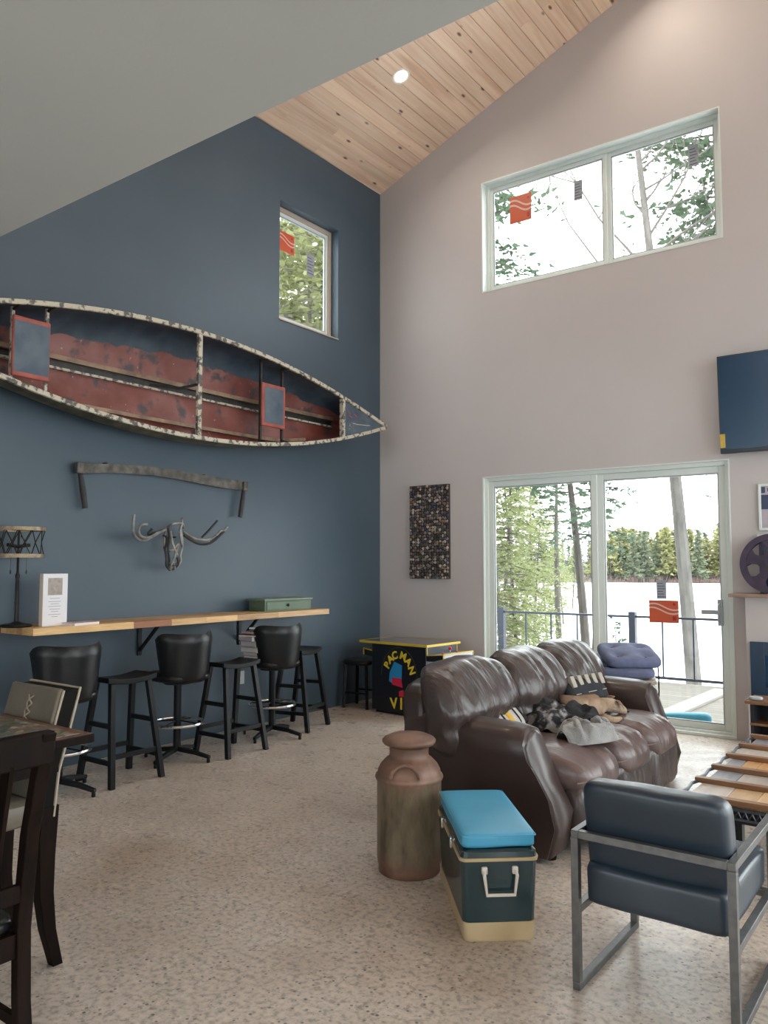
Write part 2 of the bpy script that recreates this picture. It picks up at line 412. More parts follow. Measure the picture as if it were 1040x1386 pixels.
def orange_sticker(fn, u0, u1, v0, v1, d, parent, flip=False, skew=0.0):
    s = rect(MB(), fn, (u0, u1, v0, v1), d - 0.0006, d - 0.0002).obj('sticker', ORANGE, parent, smooth=False)
    W_, H_ = u1 - u0, v1 - v0
    for k, base in enumerate((0.74, 0.56)):
        mb = MB()
        def sw(x): return base + 0.10 * sin(x * 5.2 + 0.5 + k * 0.3) - 0.12 * x + 0.03
        pts = [(i / 14) for i in range(15)]
        top = [(u0 + W_ * ((1 - x) if flip else x), v0 + H_ * (sw(x) + 0.035)) for x in pts]; bot = [(u0 + W_ * ((1 - x) if flip else x), v0 + H_ * (sw(x) - 0.035)) for x in pts]
        n = len(pts)
        mb.add([fn(*p, d - 0.001) for p in top] + [fn(*p, d - 0.001) for p in bot], [(i, i + 1, n + i + 1, n + i) for i in range(n - 1)])
        mb.obj('printed_wave', PALE, s, smooth=False)
    mb = MB(); cx = u0 + W_ * (0.15 if flip else 0.85)
    mb.prism([(cx + 0.05 * W_ * cos(a * pi / 6), v0 + 0.83 * H_ + 0.05 * W_ * sin(a * pi / 6)) for a in range(12)], fn, d - 0.0012, d - 0.0008)
    rect(mb, fn, (cx - 0.06 * W_, cx + 0.06 * W_, v0 + 0.12 * H_, v0 + 0.30 * H_), d - 0.0012, d - 0.0008)
    mb.obj('printed_mark', ORANGED, s, smooth=False)
    rect_ring(MB(), fn, (u0 - 0.004, u1 + 0.004, v0 - 0.004, v1 + 0.004), 0.008, d - 0.0014, d - 0.0008)
    return s
def grey_sticker(fn, u0, u1, v0, v1, d, parent):
    s = rect(MB(), fn, (u0, u1, v0, v1), d - 0.0006, d - 0.0002).obj('sticker', GREYST, parent, smooth=False)
    mb = MB(); H_ = v1 - v0; W_ = u1 - u0
    for k in range(6):
        rect(mb, fn, (u0 + 0.1 * W_, u1 - (0.1 + 0.12 * (k % 3)) * W_, v0 + H_ * (0.1 + 0.14 * k), v0 + H_ * (0.14 + 0.14 * k)), d - 0.001, d - 0.0007)
    mb.obj('printed_lines', DARKPR, s, smooth=False)
def glazed(name, label, fn, r, splits, liner, fmat, smat, d0=0.09, d1=0.17, fw=0.045, sw=0.04, bw=None):
    """window: liner on the reveal, outer frame, one sash and pane per split"""
    u0, u1, v0, v1 = r
    f = MB(); rect_ring(f, fn, r, fw, d0, d1)
    root = struct(f.obj(name, fmat, bevel=0.004), label)
    if liner:
        l = MB(); rect_ring(l, fn, r, 0.012, -0.004, d0); l.obj('jamb_liner', liner, root, smooth=False)
    out = []
    edges = [u0 + fw] + splits + [u1 - fw]
    for k in range(len(edges) - 1):
        a, b = edges[k], edges[k + 1]; dd = 0.018 * (k % 2)
        s = MB(); ww = (sw, sw, bw or sw, sw)
        rect_ring(s, fn, (a, b, v0 + fw, v1 - fw), ww, d0 + 0.012 + dd, d0 + 0.045 + dd)
        so = s.obj('sash', smat, root, bevel=0.004)
        st = MB(); rect_ring(st, fn, (a + sw, b - sw, v0 + fw + ww[2], v1 - fw - sw), 0.012, d0 + 0.020 + dd, d0 + 0.036 + dd); st.obj('glazing_bead', VINYLD, so, smooth=False)
        g = rect(MB(), fn, (a + sw, b - sw, v0 + fw + ww[2], v1 - fw - sw), d0 + 0.026 + dd, d0 + 0.030 + dd).obj('pane', GLASS, so, smooth=False)
        out.append((so, d0 + 0.026 + dd, (a + sw, b - sw, v0 + fw + ww[2], v1 - fw - sw)))
    return root, out
fR = lambda u, v, d: (u, d, v)
fL = lambda u, v, d: (-d, u, v)
fS = lambda u, v, d: (RX + d, u, v)
fB = lambda u, v, d: (u, RY - d, v)
def uv(px, py, d): p = at(px, py, 'y', d); return p.x, p.z

win1, s1 = glazed('window_1', 'wide white two-pane window high on the greige wall', fR, HIGH, [2.735], VINYL, VINYL, VINYL)
def px_rect(px0, py0, px1, py1, d, ax='y'):
    a = at(px0, py0, ax, d); b = at(px1, py1, ax, d)
    return (a.x, b.x, b.z, a.z)
a = px_rect(690, 268, 720, 296, 0.115); orange_sticker(fR, *a, s1[0][1], s1[0][0])
a = px_rect(777, 246, 789, 269, 0.115); grey_sticker(fR, *a, s1[0][1], s1[0][0])
a = px_rect(932, 198, 946, 223, 0.13); grey_sticker(fR, *a, s1[1][1], s1[1][0])

win2, s2 = glazed('window_2', 'single window with tan frame in the navy wall', fL, NAVYW, [], None, TANFR, VINYL, d0=0.10, d1=0.18, fw=0.05, sw=0.035)
a, b = at(379, 312, 'x', -0.12), at(399, 338, 'x', -0.12)
orange_sticker(fL, a.y - 0.02, b.y, 4.76, 4.97, s2[0][1], s2[0][0])
a = at(421, 350, 'x', -0.12); grey_sticker(fL, a.y - 0.06, a.y + 0.06, 4.62, 4.86, s2[0][1], s2[0][0])
struct(MB().b2((-0.1, NAVYW[0], NAVYW[2] - 0.001), (0.012, NAVYW[1], NAVYW[2] + 0.012)).obj('trim_1', TANFR, smooth=False), 'narrow tan sill under the navy wall window')

# the sliding door
door, sd = glazed('door_1', 'white sliding glass door looking out on the deck', fR, DOOR, [2.60], VINYL, VINYL, VINYL, d0=0.03, d1=0.17, fw=0.05, sw=0.06, bw=0.055)
r = px_rect(878, 812, 919, 844, 0.06); orange_sticker(fR, *r, sd[1][1], sd[1][0])
r = px_rect(888, 785, 902, 811, 0.06); grey_sticker(fR, *r, sd[1][1], sd[1][0])
hb = MB(); hb.b2((3.695, 0.005, 0.97), (3.735, 0.05, 1.20)); hb.tube([(3.715, 0.012, 1.00), (3.715, -0.035, 1.02), (3.715, -0.04, 1.085), (3.715, -0.035, 1.15), (3.715, 0.012, 1.17)], 0.009)
hb.obj('door_handle', VINYLD, sd[1][0], bevel=0.004)
MB().b2((3.55, 0.035, 1.065), (3.69, 0.05, 1.105)).obj('latch_bar', VINYLD, sd[1][0], bevel=0.004)
MB().b2((DOOR[0], -0.005, 0.0), (DOOR[1], 0.19, 0.028)).obj('threshold', VINYL, door, bevel=0.004)
# unseen windows and door, added to bring in enough daylight
glazed('window_3', None, fR, ADDED_HIGH, [6.8], VINYL, VINYL, VINYL)
glazed('added_door_2', None, fR, ADDED_DOOR, [6.8], VINYL, VINYL, VINYL, d0=0.03, d1=0.17, fw=0.05, sw=0.06, bw=0.09)
for i, (a, b, c, d) in enumerate(ADDED_SIDEW): glazed('window_%d' % (4 + i), None, fS, (b, a, c, d), [(a + b) / 2], VINYL, VINYL, VINYL)
for i, r in enumerate(ADDED_BACKW): glazed('window_%d' % (6 + i), None, fB, r, [(r[0] + r[1]) / 2], VINYL, VINYL, VINYL)

# wall sockets under the bar
for (px, py, m, lab) in ((326.5, 917, 'pale', 'white outlet plate on the navy wall below the bar'), (304, 931, 'blue', 'navy painted outlet plate on the wall below the bar')):
    p = at(px, py, 'x', 0.0)
    om = mat('outlet_' + m, (0.55, 0.57, 0.60) if m == 'pale' else (0.10, 0.15, 0.22), 0.4)
    t = thing('wall_outlet', lab, 'outlet', (0, p.y, p.z))
    MB().b2((0.0, -0.036, -0.06), (0.007, 0.036, 0.06)).obj('cover_plate', om, t, bevel=0.003)
    for z in (-0.028, 0.028): MB().b2((0.006, -0.018, z - 0.016), (0.010, 0.018, z + 0.016)).obj('socket', om, t, bevel=0.003)

# recessed lamps in the pine
TRIM = mat('lamp_trim', (0.75, 0.70, 0.62), 0.4); LED = emit('warm_led', (1.0, 0.80, 0.55), 9.0)
def downlight(x, y, z, tilt, lab, power):
    t = thing('recessed_light', lab, 'light', (x, y, z), group='recessed ceiling lights'); t.rotation_euler = (0, tilt, 0)
    MB().lathe([(0.062, 0.012), (0.064, -0.002), (0.088, -0.006), (0.094, -0.002), (0.094, 0.012)], 32).obj('trim_ring', TRIM, t)
    MB().lathe([(0.001, -0.006), (0.055, -0.0055), (0.066, -0.003), (0.066, 0.006), (0.001, 0.006)], 32).obj('lens', LED, t)
    l = bpy.data.lights.new('recessed_light_glow', 'AREA'); l.shape = 'DISK'; l.size = 0.11; l.energy = power; l.color = (1.0, 0.88, 0.74); l.spread = radians(150)
    o = bpy.data.objects.new('recessed_light_glow', l); COL.objects.link(o); o.parent = t; o.location = (0, 0, -0.02)
# where the ray of the lamp's pixel meets the sloped boards
d_ = FW + RT * ((543 - 520) / F_PX) - UP * ((103 - 693) / F_PX)
tt = (EAVE + SLOPE * CAM.x - CAM.z) / (d_.z - SLOPE * d_.x); LP = CAM + d_ * tt
LPOW = 4.0
downlight(LP.x, LP.y, LP.z - 0.001, -ang, 'lit round recessed light in the pine ceiling', LPOW)
for (x, y) in ((LP.x, -4.4), (RX - LP.x, LP.y), (RX - LP.x, -4.4), (3.25, -0.75), (6.1, -0.75)):  # lamps out of view added as fill, one for the warm wall spot
    xx = min(x, RX - x)
    downlight(x, y, EAVE + SLOPE * xx - 0.001, -ang if x < RIDGE else ang, 'unseen round recessed light further along the pine ceiling', LPOW if y != -0.75 else 4.5)
for (x, y) in ((2.2, -8.2), (5.0, -9.0), (7.4, -7.2), (2.2, -10.5), (7.4, -10.5)):  # more lamps out of view, added to fill the space below the loft
    downlight(x, y, 2.749, 0, 'unseen recessed light added under the grey loft for fill', 3)

# ================================================================== CANOE ON THE NAVY WALL
def canoe_inner_mat():
    m = bpy.data.materials.new('worn_red_and_navy_paint'); m.use_nodes = True
    nt = m.node_tree; N = nt.nodes; L = nt.links; b = N['Principled BSDF']; b.inputs['Roughness'].default_value = 0.5
    tc = N.new('ShaderNodeTexCoord'); sx = N.new('ShaderNodeSeparateXYZ'); L.new(tc.outputs['Object'], sx.inputs[0])
    def nz(s, d=6): n = N.new('ShaderNodeTexNoise'); n.inputs['Scale'].default_value = s; n.inputs['Detail'].default_value = d; L.new(tc.outputs['Object'], n.inputs['Vector']); return n.outputs['Fac']
    def mth(op, a, bb):
        x = N.new('ShaderNodeMath'); x.operation = op
        for i, q in enumerate((a, bb)):
            if isinstance(q, float): x.inputs[i].default_value = q
            else: L.new(q, x.inputs[i])
        return x.outputs[0]
    def ramp(src, p0, c0, p1, c1):
        r = N.new('ShaderNodeValToRGB'); e = r.color_ramp.elements; e[0].position = p0; e[0].color = (*c0, 1); e[1].position = p1; e[1].color = (*c1, 1); L.new(src, r.inputs['Fac']); return r.outputs[0]
    def mix(f, a, bb):
        x = N.new('ShaderNodeMixRGB'); L.new(f, x.inputs[0])
        for i, q in ((1, a), (2, bb)):
            if isinstance(q, tuple): x.inputs[i].default_value = (*q, 1)
            else: L.new(q, x.inputs[i])
        return x.outputs[0]
    red = ramp(nz(3.0), 0.35, (0.165, 0.036, 0.026), 0.68, (0.27, 0.105, 0.09))
    red = mix(ramp(nz(7, 9), 0.55, (0, 0, 0), 0.66, (1, 1, 1)), red, (0.06, 0.045, 0.05))
    red = mix(ramp(nz(26, 4), 0.70, (0, 0, 0), 0.74, (0.8, 0.8, 0.8)), red, (0.42, 0.36, 0.30))
    nav = ramp(nz(5), 0.4, (0.020, 0.036, 0.055), 0.7, (0.05, 0.075, 0.10))
    # painted line: navy towards the gunwale (small local depth), red below it
    yy = mth('MULTIPLY', sx.outputs['Y'], 1 / 2.545); taper = mth('SUBTRACT', 1.03, mth('MULTIPLY', yy, yy))
    h = mth('ADD', mth('DIVIDE', sx.outputs['Z'], taper), mth('MULTIPLY', mth('SUBTRACT', nz(4, 8), 0.5), 0.16))
    f = ramp(h, 0.262, (0, 0, 0), 0.272, (1, 1, 1))
    L.new(mix(f, red, nav), b.inputs['Base Color'])
    return m
CIN = canoe_inner_mat()
COUT = mat('weathered_olive_hull', (0.055, 0.050, 0.032), 0.6, 0, (0.17, 0.155, 0.105), 6, 0.2, 30, detail=8, ramp=(0.4, 0.7))
CREAM = mat('chipped_cream_paint', (0.50, 0.45, 0.36), 0.6, 0, (0.10, 0.09, 0.08), 24, 0.2, 60, detail=9, ramp=(0.50, 0.58))
KEEL = mat('tan_strip', (0.34, 0.23, 0.14), 0.6, 0, (0.16, 0.10, 0.07), 8)
DARKW = mat('dark_iron', (0.015, 0.015, 0.017), 0.5, 0.3, (0.04, 0.035, 0.03), 20)
SEATP = mat('worn_navy_seat', (0.045, 0.070, 0.105), 0.5, 0, (0.10, 0.13, 0.16), 5)
REDP = mat('red_seat_edge', (0.36, 0.085, 0.06), 0.5, 0, (0.25, 0.05, 0.04), 10)
CY, CZ, CX, HL, HB, DP = -3.06, 2.993, 0.07, 2.545, 0.44, 0.345
canoe = thing('canoe', 'old red and navy painted wooden canoe hung sideways on the navy wall', 'canoe', (CX, CY, CZ))
def hw(s): return max(HB * (1 - s * s) ** 1.0, 0.004)
def dep(s): return DP - 0.05 * abs(s) ** 6
def sheer(s): return 0.05 * abs(s) ** 4
def hull_pt(s, a, off=0.0):
    """a 0..pi from upper gunwale round the bottom to the lower one; local x = height above the keel line"""
    w = max(hw(s) - off, 0.001); top = DP + sheer(s); bot = DP - dep(s) + off
    c, q = cos(a), sin(a); e = 0.72 + 0.4 * abs(s) ** 2
    z = w * (abs(c) ** e) * (1 if c >= 0 else -1) * (1 + (0.17 if c < 0 else 0.05) * sin(2 * a) * (1 if c >= 0 else -1)); x = top - (top - bot) * abs(q) ** (0.62 + 0.3 * abs(s))
    return (x, s * HL, z)
hull = MB().grid(lambda u, v: hull_pt(u * 2 - 1, v * pi), 64, 28).obj('hull', COUT, canoe)
MB().grid(lambda u, v: hull_pt((u * 2 - 1) * 0.985, v * pi, 0.014), 64, 28).obj('hull_lining', CIN, canoe)
for sg in (1, -1):
    pts = [(DP + sheer(s) + 0.002, s * HL, sg * (hw(s) + 0.002)) for s in [i / 32 - 1 for i in range(65)]]
    g = MB()
    rings = []
    for p in pts:
        h, w = 0.014, 0.018
        rings.append([(p[0] - h, p[1], p[2] - w), (p[0] + h, p[1], p[2] - w), (p[0] + h, p[1], p[2] + w), (p[0] - h, p[1], p[2] + w)])
    g.loft(rings).obj('gunwale', CREAM, canoe, bevel=0.004)
def strip(z, w, h, m, s0=-0.8, s1=0.8, lift=0.0, name='keelson'):
    rings = []
    for i in range(33):
        s = s0 + (s1 - s0) * i / 32; lim = hw(s) * 0.85
        zz = max(-lim, min(lim, z)); k = min(1, max(0.0, 1 - (abs(zz) / max(hw(s), .01)) ** 2.0))
        x = DP - dep(s) + 0.014 + lift + (DP + sheer(s)) * (1 - k ** 0.28)
        rings.append([(x, s * HL, zz - w / 2), (x + h, s * HL, zz - w / 2), (x + h, s * HL, zz + w / 2), (x, s * HL, zz + w / 2)])
    return MB().loft(rings).obj(name, m, canoe, smooth=False)
strip(0.045, 0.035, 0.045, KEEL); strip(0.0, 0.05, 0.02, DARKW, name='keel_groove'); strip(-0.035, 0.018, 0.035, CREAM, name='keel_strip')
strip(-0.30, 0.03, 0.03, KEEL, -0.6, 0.6, 0.0, 'chine_strip')
def cross(s, w, h, m, name, drop=0.01):
    b = hw(s) - 0.012
    return MB().b2((DP - drop - h, s * HL - w / 2, -b), (DP - drop, s * HL + w / 2, b)).obj(name, m, canoe, bevel=0.004)
cross(0.0, 0.042, 0.03, CREAM, 'thwart', -0.01)
MB().tube([(DP, -0.02, 0.0), (0.2, -0.10, -0.03), (0.08, -0.30, -0.02)], 0.012, 6).obj('thwart_brace', DARKW, canoe)
def canoe_seat(s, L_, zt, zb, edge):
    """two rails hung from the gunwales with a painted board on them"""
    for k in (-1, 1):
        y = s * HL + k * (L_ / 2 - 0.012); b = hw(y / HL) - 0.015
        r = MB().b2((DP - 0.085, y - 0.011, -b), (DP - 0.06, y + 0.011, b)).obj('seat_rail', DARKW if edge > 0.02 else CREAM, canoe, bevel=0.003)
        for sg in (-1, 1):
            MB().tube([(DP - 0.06, y, sg * (b - 0.02)), (DP + 0.01, y + 0.01, sg * (b + 0.005))], 0.011, 6).obj('hanger_bolt', DARKW, r)
    p = MB().b2((DP - 0.06, s * HL - L_ / 2, zb), (DP - 0.036, s * HL + L_ / 2, zt)).obj('seat', REDP, canoe, bevel=0.010)
    MB().b2((DP - 0.036, s * HL - L_ / 2 + edge, zb + 0.035), (DP - 0.0345, s * HL + L_ / 2 - edge, zt - 0.035)).obj('seat_panel', SEATP, p, smooth=False)
pL = at(18, 425, 'x', 0.375), at(67, 512, 'x', 0.375)
canoe_seat((pL[0].y + pL[1].y) / 2 / HL - CY / HL, pL[1].y - pL[0].y, 0.20, -0.22, 0.010)
pR = at(355, 520, 'x', 0.375), at(386, 577, 'x', 0.375)
canoe_seat((pR[0].y + pR[1].y) / 2 / HL - CY / HL, pR[1].y - pR[0].y, 0.175, -0.225, 0.03)
for sg in (1, -1):
    s0, s1 = 0.73 * sg, 0.99 * sg
    poly = [(s0, hw(s0) - 0.01), (s0, -hw(s0) + 0.01), (0.86 * sg, -hw(0.86) + 0.01), (s1, -0.004), (s1, 0.004), (0.86 * sg, hw(0.86) - 0.01)]
    dk = MB().prism([(s * HL, z) for s, z in poly], lambda u, v, d: (DP + sheer(u / HL) + d, u, v), -0.016, -0.006).obj('bow_deck', SEATP, canoe, smooth=False)
    cross(s0, 0.035, 0.05, CREAM, 'deck_beam', -0.015 - sheer(s0))
    fnk = lambda u, v, d: (DP + sheer(u / HL) + d, u, v)
    for (a, b, w) in (((0.76, 0.09), (0.78, 0.06), 0.012), ((0.80, 0.075), (0.82, 0.05), 0.014), ((0.77, 0.05), (0.79, 0.03), 0.012)):
        MB().prism([(a[0] * sg * HL, a[1]), (b[0] * sg * HL, b[1]), (b[0] * sg * HL, b[1] - w), (a[0] * sg * HL, a[1] - w)], fnk, -0.006, -0.0052).obj('paint_mark', REDP, dk, smooth=False)
    MB().tube([(DP + sheer(s) - 0.004, s * HL, z) for s, z in ((0.77 * sg, -0.10), (0.775 * sg, -0.03), (0.82 * sg, -0.035), (0.9 * sg, -0.02))], 0.005, 5).obj('paint_line', CREAM, dk)
    MB().tube([(DP + sheer(s) + 0.008, s * HL, z) for s, z in ((0.97 * sg, 0.05), (0.985 * sg, 0.0), (0.97 * sg, -0.05))], 0.012, 6).obj('stem_band', CREAM, canoe)
for y in (-1.5, 1.5):
    MB().b2((-CX, y - 0.03, -0.16), (0.02, y + 0.03, -0.10)).obj('wall_bracket', BLACKM, canoe)

# ================================================================== OLD BLADE AND ROD SKULL
RUSTY = mat('dull_grey_steel', (0.055, 0.050, 0.044), 0.55, 0.5, (0.16, 0.14, 0.12), 14, 0.2, 50)
BLKW = mat('black_wood', (0.010, 0.010, 0.011), 0.55, 0, (0.025, 0.022, 0.02), 12)
top_px = [(108, 626), (122, 627.5), (150, 628), (180, 629.5), (210, 632.5), (240, 636.5), (270, 642), (300, 647.5), (333, 651.5)]
bot_px = [(108, 640), (122, 640.5), (150, 640), (180, 641.5), (210, 644), (240, 648.5), (270, 654.5), (300, 660.5), (333, 664)]
saw = thing('crosscut_blade', 'long curved grey steel blade with two hanging handles on the navy wall', 'tool', (0, 0, 0))
P0 = at(215, 640, 'x', 0.05); saw.location = (0.003, P0.y, P0.z)
def loc2(px, py, x): p = at(px, py, 'x', x); return Vector((x, p.y - P0.y, p.z - P0.z))
rings = []
for a, b in zip(top_px, bot_px):
    p, q = loc2(*a, 0.05), loc2(*b, 0.05)
    rings.append([p + Vector((-0.006, 0, 0)), p + Vector((0.006, 0, 0)), q + Vector((0.003, 0, 0)), q + Vector((-0.003, 0, 0))])
MB().loft(rings).obj('blade', RUSTY, saw, smooth=False)
for (a, b) in (((107, 628), (115, 688)), ((331, 654), (325, 700))):
    p, q = loc2(*a, 0.055), loc2(*b, 0.055)
    h = MB().tube([p, p.lerp(q, 0.25), p.lerp(q, 0.6), q], [0.016, 0.019, 0.023, 0.021], 10).obj('handle', BLKW, saw)
    MB().box(p + Vector((0, 0, -0.03)), (0.045, 0.055, 0.085)).obj('ferrule', RUSTY, h, bevel=0.006)
for y in (-0.5, 0.5): MB().tube([(0, y, 0.03), (0.06, y, 0.03)], 0.006, 6).obj('nail', RUSTY, saw)

ROD = mat('grey_steel_rod', (0.17, 0.165, 0.16), 0.5, 0.5, (0.34, 0.32, 0.29), 20)
ROD2 = mat('dark_steel_rod', (0.05, 0.05, 0.052), 0.5, 0.5)
sk = thing('rod_skull', 'grey longhorn skull sculpture bent from metal rods on the navy wall', 'sculpture')
S0 = at(236, 735, 'x', 0.1); sk.location = (0, S0.y, S0.z)
def sp(cx, cy, x):
    p = at(160 + cx / 6.5, 690 + cy / 6.5, 'x', x); return (x, p.y - S0.y, p.z - S0.z)
def rod(pts, r, m, name='rod'):
    # smooth the traced line
    P = [Vector(sp(*p)) for p in pts]; out = []
    for i in range(len(P) - 1):
        p0, p1, p2, p3 = P[max(i - 1, 0)], P[i], P[i + 1], P[min(i + 2, len(P) - 1)]
        for k in range(4):
            t = k / 4
            out.append(0.5 * ((2 * p1) + (p2 - p0) * t + (2 * p0 - 5 * p1 + 4 * p2 - p3) * t * t + (3 * p1 - p0 - 3 * p2 + p3) * t ** 3))
    out.append(P[-1])
    return MB().tube(out, r, 8).obj(name, m, sk)
rod([(425, 160, .10), (330, 220, .13), (230, 268, .17), (160, 245, .20), (132, 180, .22), (140, 40, .24)], 0.011, ROD, 'horn_rod')
rod([(420, 175, .12), (340, 205, .15), (270, 245, .19), (205, 235, .22), (180, 190, .24), (200, 135, .26), (258, 128, .28)], 0.011, ROD, 'horn_rod')
rod([(430, 165, .10), (350, 195, .12), (275, 215, .14), (265, 205, .16), (300, 168, .18)], 0.010, ROD2, 'horn_rod')
rod([(575, 195, .10), (620, 225, .13), (690, 260, .17), (790, 265, .20), (860, 230, .22), (900, 190, .24), (935, 185, .25), (962, 148, .26)], 0.012, ROD, 'horn_rod')
rod([(575, 220, .12), (640, 265, .15), (720, 300, .18), (800, 295, .21), (870, 250, .23), (930, 190, .25)], 0.012, ROD2, 'horn_rod')
rod([(735, 245, .18), (800, 180, .22), (875, 95, .25)], 0.010, ROD2, 'horn_rod')
rod([(785, 255, .19), (800, 280, .205), (790, 310, .19)], 0.008, ROD, 'horn_binding')
for pts, m in (
    ([(440, 150, .10), (480, 125, .15), (560, 120, .16), (575, 160, .13)], ROD), ([(425, 160, .10), (410, 230, .12), (405, 340, .13)], ROD),
    ([(440, 165, .13), (455, 250, .17), (440, 340, .17), (450, 430, .16), (440, 515, .14)], ROD2), ([(460, 190, .15), (480, 300, .19), (520, 400, .19)], ROD),
    ([(545, 160, .15), (560, 240, .17), (565, 325, .15)], ROD), ([(560, 75, .17), (560, 120, .16), (545, 200, .17), (560, 300, .16)], ROD),
    ([(565, 330, .15), (545, 400, .17), (550, 450, .16), (515, 510, .15)], ROD), ([(530, 300, .17), (500, 400, .19), (470, 480, .17), (455, 520, .15)], ROD),
    ([(410, 340, .13), (425, 420, .15), (425, 490, .14), (455, 530, .13)], ROD2), ([(480, 440, .18), (500, 520, .16)], ROD), ([(520, 420, .18), (530, 480, .17), (480, 530, .15)], ROD2),
    ([(430, 350, .15), (470, 360, .18), (500, 330, .19), (520, 300, .18)], ROD), ([(395, 225, .11), (430, 250, .14), (420, 320, .15), (405, 335, .13)], ROD2), ([(440, 470, .15), (480, 490, .17), (525, 470, .16)], ROD2)):
    rod(pts, 0.0105, m, 'skull_rod')
MB().tube([(0.0, 0.02, 0.05), (0.10, 0.02, 0.05)], 0.008, 6).obj('hanger', ROD2, sk)

# ================================================================== BAR COUNTER AND WHAT STANDS ON IT
BW = [wood('bar_board_%d' % i, a, b, (60, 5, 60), 0.4, 0.2) for i, (a, b) in enumerate((((0.56, 0.34, 0.15), (0.42, 0.22, 0.09)), ((0.66, 0.43, 0.20), (0.54, 0.32, 0.14)), ((0.42, 0.18, 0.085), (0.33, 0.13, 0.06)), ((0.52, 0.29, 0.12), (0.62, 0.40, 0.19))))]
BZ, BY0, BY1, BX = 1.076, -4.46, -1.40, 0.42
bar = thing('bar_counter', 'long butcher block wall bar with pale and reddish boards', 'counter', (0.004, (BY0 + BY1) / 2, BZ - 0.05))
rngb = random.Random(11); nst = 6; hy = (BY1 - BY0) / 2
for k in range(nst):
    y = -hy; x0, x1 = BX * k / nst, BX * (k + 1) / nst
    while y < hy - 1e-4:
        L_ = rngb.choice((0.35, 0.5, 0.62, 0.8)); e = min(y + L_, hy)
        if hy - e < 0.2: e = hy
        MB().b2((x0 + 0.0004, y + 0.0004, 0), (x1 - 0.0004, e - 0.0004, 0.05 + rngb.uniform(-0.0003, 0.0003))).obj('board', rngb.choice(BW), bar, bevel=0.0012, seg=1); y = e
for py in (at(334, 850, 'x', 0.1).y, -3.30):
    b = MB(); y = py - (BY0 + BY1) / 2
    b.b2((0.0, y - 0.02, -0.26), (0.012, y + 0.02, 0)); b.b2((0.0, y - 0.02, -0.012), (0.30, y + 0.02, 0)); b.bar((0.008, y, -0.22), (0.24, y, -0.008), 0.03, 0.018)
    b.obj('bracket', BLACKM, bar, bevel=0.003)

# table lamp
IRON = mat('dark_bronze', (0.014, 0.013, 0.013), 0.45, 0.7, (0.03, 0.026, 0.022), 20)
BRASS = mat('worn_gold_band', (0.34, 0.26, 0.16), 0.45, 0.4, (0.18, 0.13, 0.09), 15)
lp = at(22, 842, 'x', 0.19)
lamp = thing('table_lamp', 'black table lamp with open criss-cross metal drum shade on the bar', 'lamp', (0.19, lp.y, BZ)); lamp.scale = (0.79, 0.79, 0.79)
MB().lathe([(0.001, 0), (0.125, 0), (0.13, 0.012), (0.12, 0.024), (0.05, 0.034), (0.02, 0.05)], 32).obj('base', IRON, lamp)
MB().lathe([(0.019, 0.04), (0.017, 0.15), (0.016, 0.42), (0.020, 0.435), (0.020, 0.455), (0.011, 0.47), (0.010, 0.83)], 16).obj('stem', IRON, lamp)
sh = MB()
ZS0, ZS1, RS0, RS1 = 0.62, 0.855, 0.205, 0.215
n = 12
for k in range(n):
    a0, a1 = 2 * pi * k / n, 2 * pi * (k + 1) / n; am = (a0 + a1) / 2
    for (p, q) in ((a0, a1), (a1, a0)):
        sh.tube([(RS0 * cos(p), RS0 * sin(p), ZS0), (0.19 * cos(am), 0.19 * sin(am), (ZS0 + ZS1) / 2), (RS1 * cos(q), RS1 * sin(q), ZS1)], 0.0045, 6)
shade = sh.obj('lamp_shade', IRON, lamp)
for (rr, z) in ((RS0, ZS0), (RS1, ZS1)):
    MB().lathe([(rr - 0.004, z - 0.016), (rr + 0.004, z - 0.016), (rr + 0.004, z + 0.016), (rr - 0.004, z + 0.016), (rr - 0.004, z - 0.016)], 48, cap=False).obj('shade_band', BRASS, shade)
sp_ = MB()
for k in range(3): sp_.tube([(0, 0, 0.845), (RS1 * cos(2.1 * k), RS1 * sin(2.1 * k), ZS1)], 0.004, 6)
sp_.obj('shade_spider', IRON, shade)
fx = MB()
for k in range(2):
    s = 1 if k else -1
    fx.tube([(0, 0, 0.70), (0, s * 0.06, 0.71), (0, s * 0.10, 0.715)], 0.016, 10); fx.tube([(0, s * 0.02, 0.80), (0, s * 0.05, 0.76), (0, s * 0.08, 0.70)], 0.006, 6)
fx.obj('bulb_sockets', IRON, lamp)
MB().lathe([(0.004, 0.83), (0.014, 0.85), (0.016, 0.865), (0.004, 0.88)], 12).obj('finial', IRON, lamp)
for s in (-1, 1):
    c = MB(); c.tube([(0.01, s * 0.07, 0.70), (0.01, s * 0.072, 0.50)], 0.0015, 5); c.lathe([(0.001, 0.46), (0.007, 0.47), (0.006, 0.49), (0.001, 0.5)], 8, (0.01, s * 0.072, 0)); c.obj('pull_chain', IRON, lamp)

# white display block with a small picture and lines of print
q0, q1 = at(60, 845, 'z', BZ), at(91, 843, 'z', BZ)
sg = thing('display_block', 'white upright block sign with a small picture and printed lines', 'sign', (0.30, at(74, 846, 'x', 0.30).y, BZ), 0.10)
CREAMS = mat('cream_edge', (0.62, 0.52, 0.43), 0.6)
w_, h_ = 0.20, 0.365
MB().b2((-0.04, -w_ / 2, 0), (0.0, w_ / 2, h_)).obj('block', [WHITEP], sg, bevel=0.002)
MB().b2((-0.0385, -w_ / 2 - 0.0012, 0.002), (-0.0015, -w_ / 2 - 0.0002, h_ - 0.002)).obj('side_panel', CREAMS, sg, smooth=False)
PICM = mat('tan_picture', (0.42, 0.34, 0.30), 0.6, 0, (0.25, 0.24, 0.22), 25)
MB().b2((0.0003, -0.062, 0.215), (0.0012, 0.055, 0.335)).obj('picture', PICM, sg, smooth=False)
ln = MB()
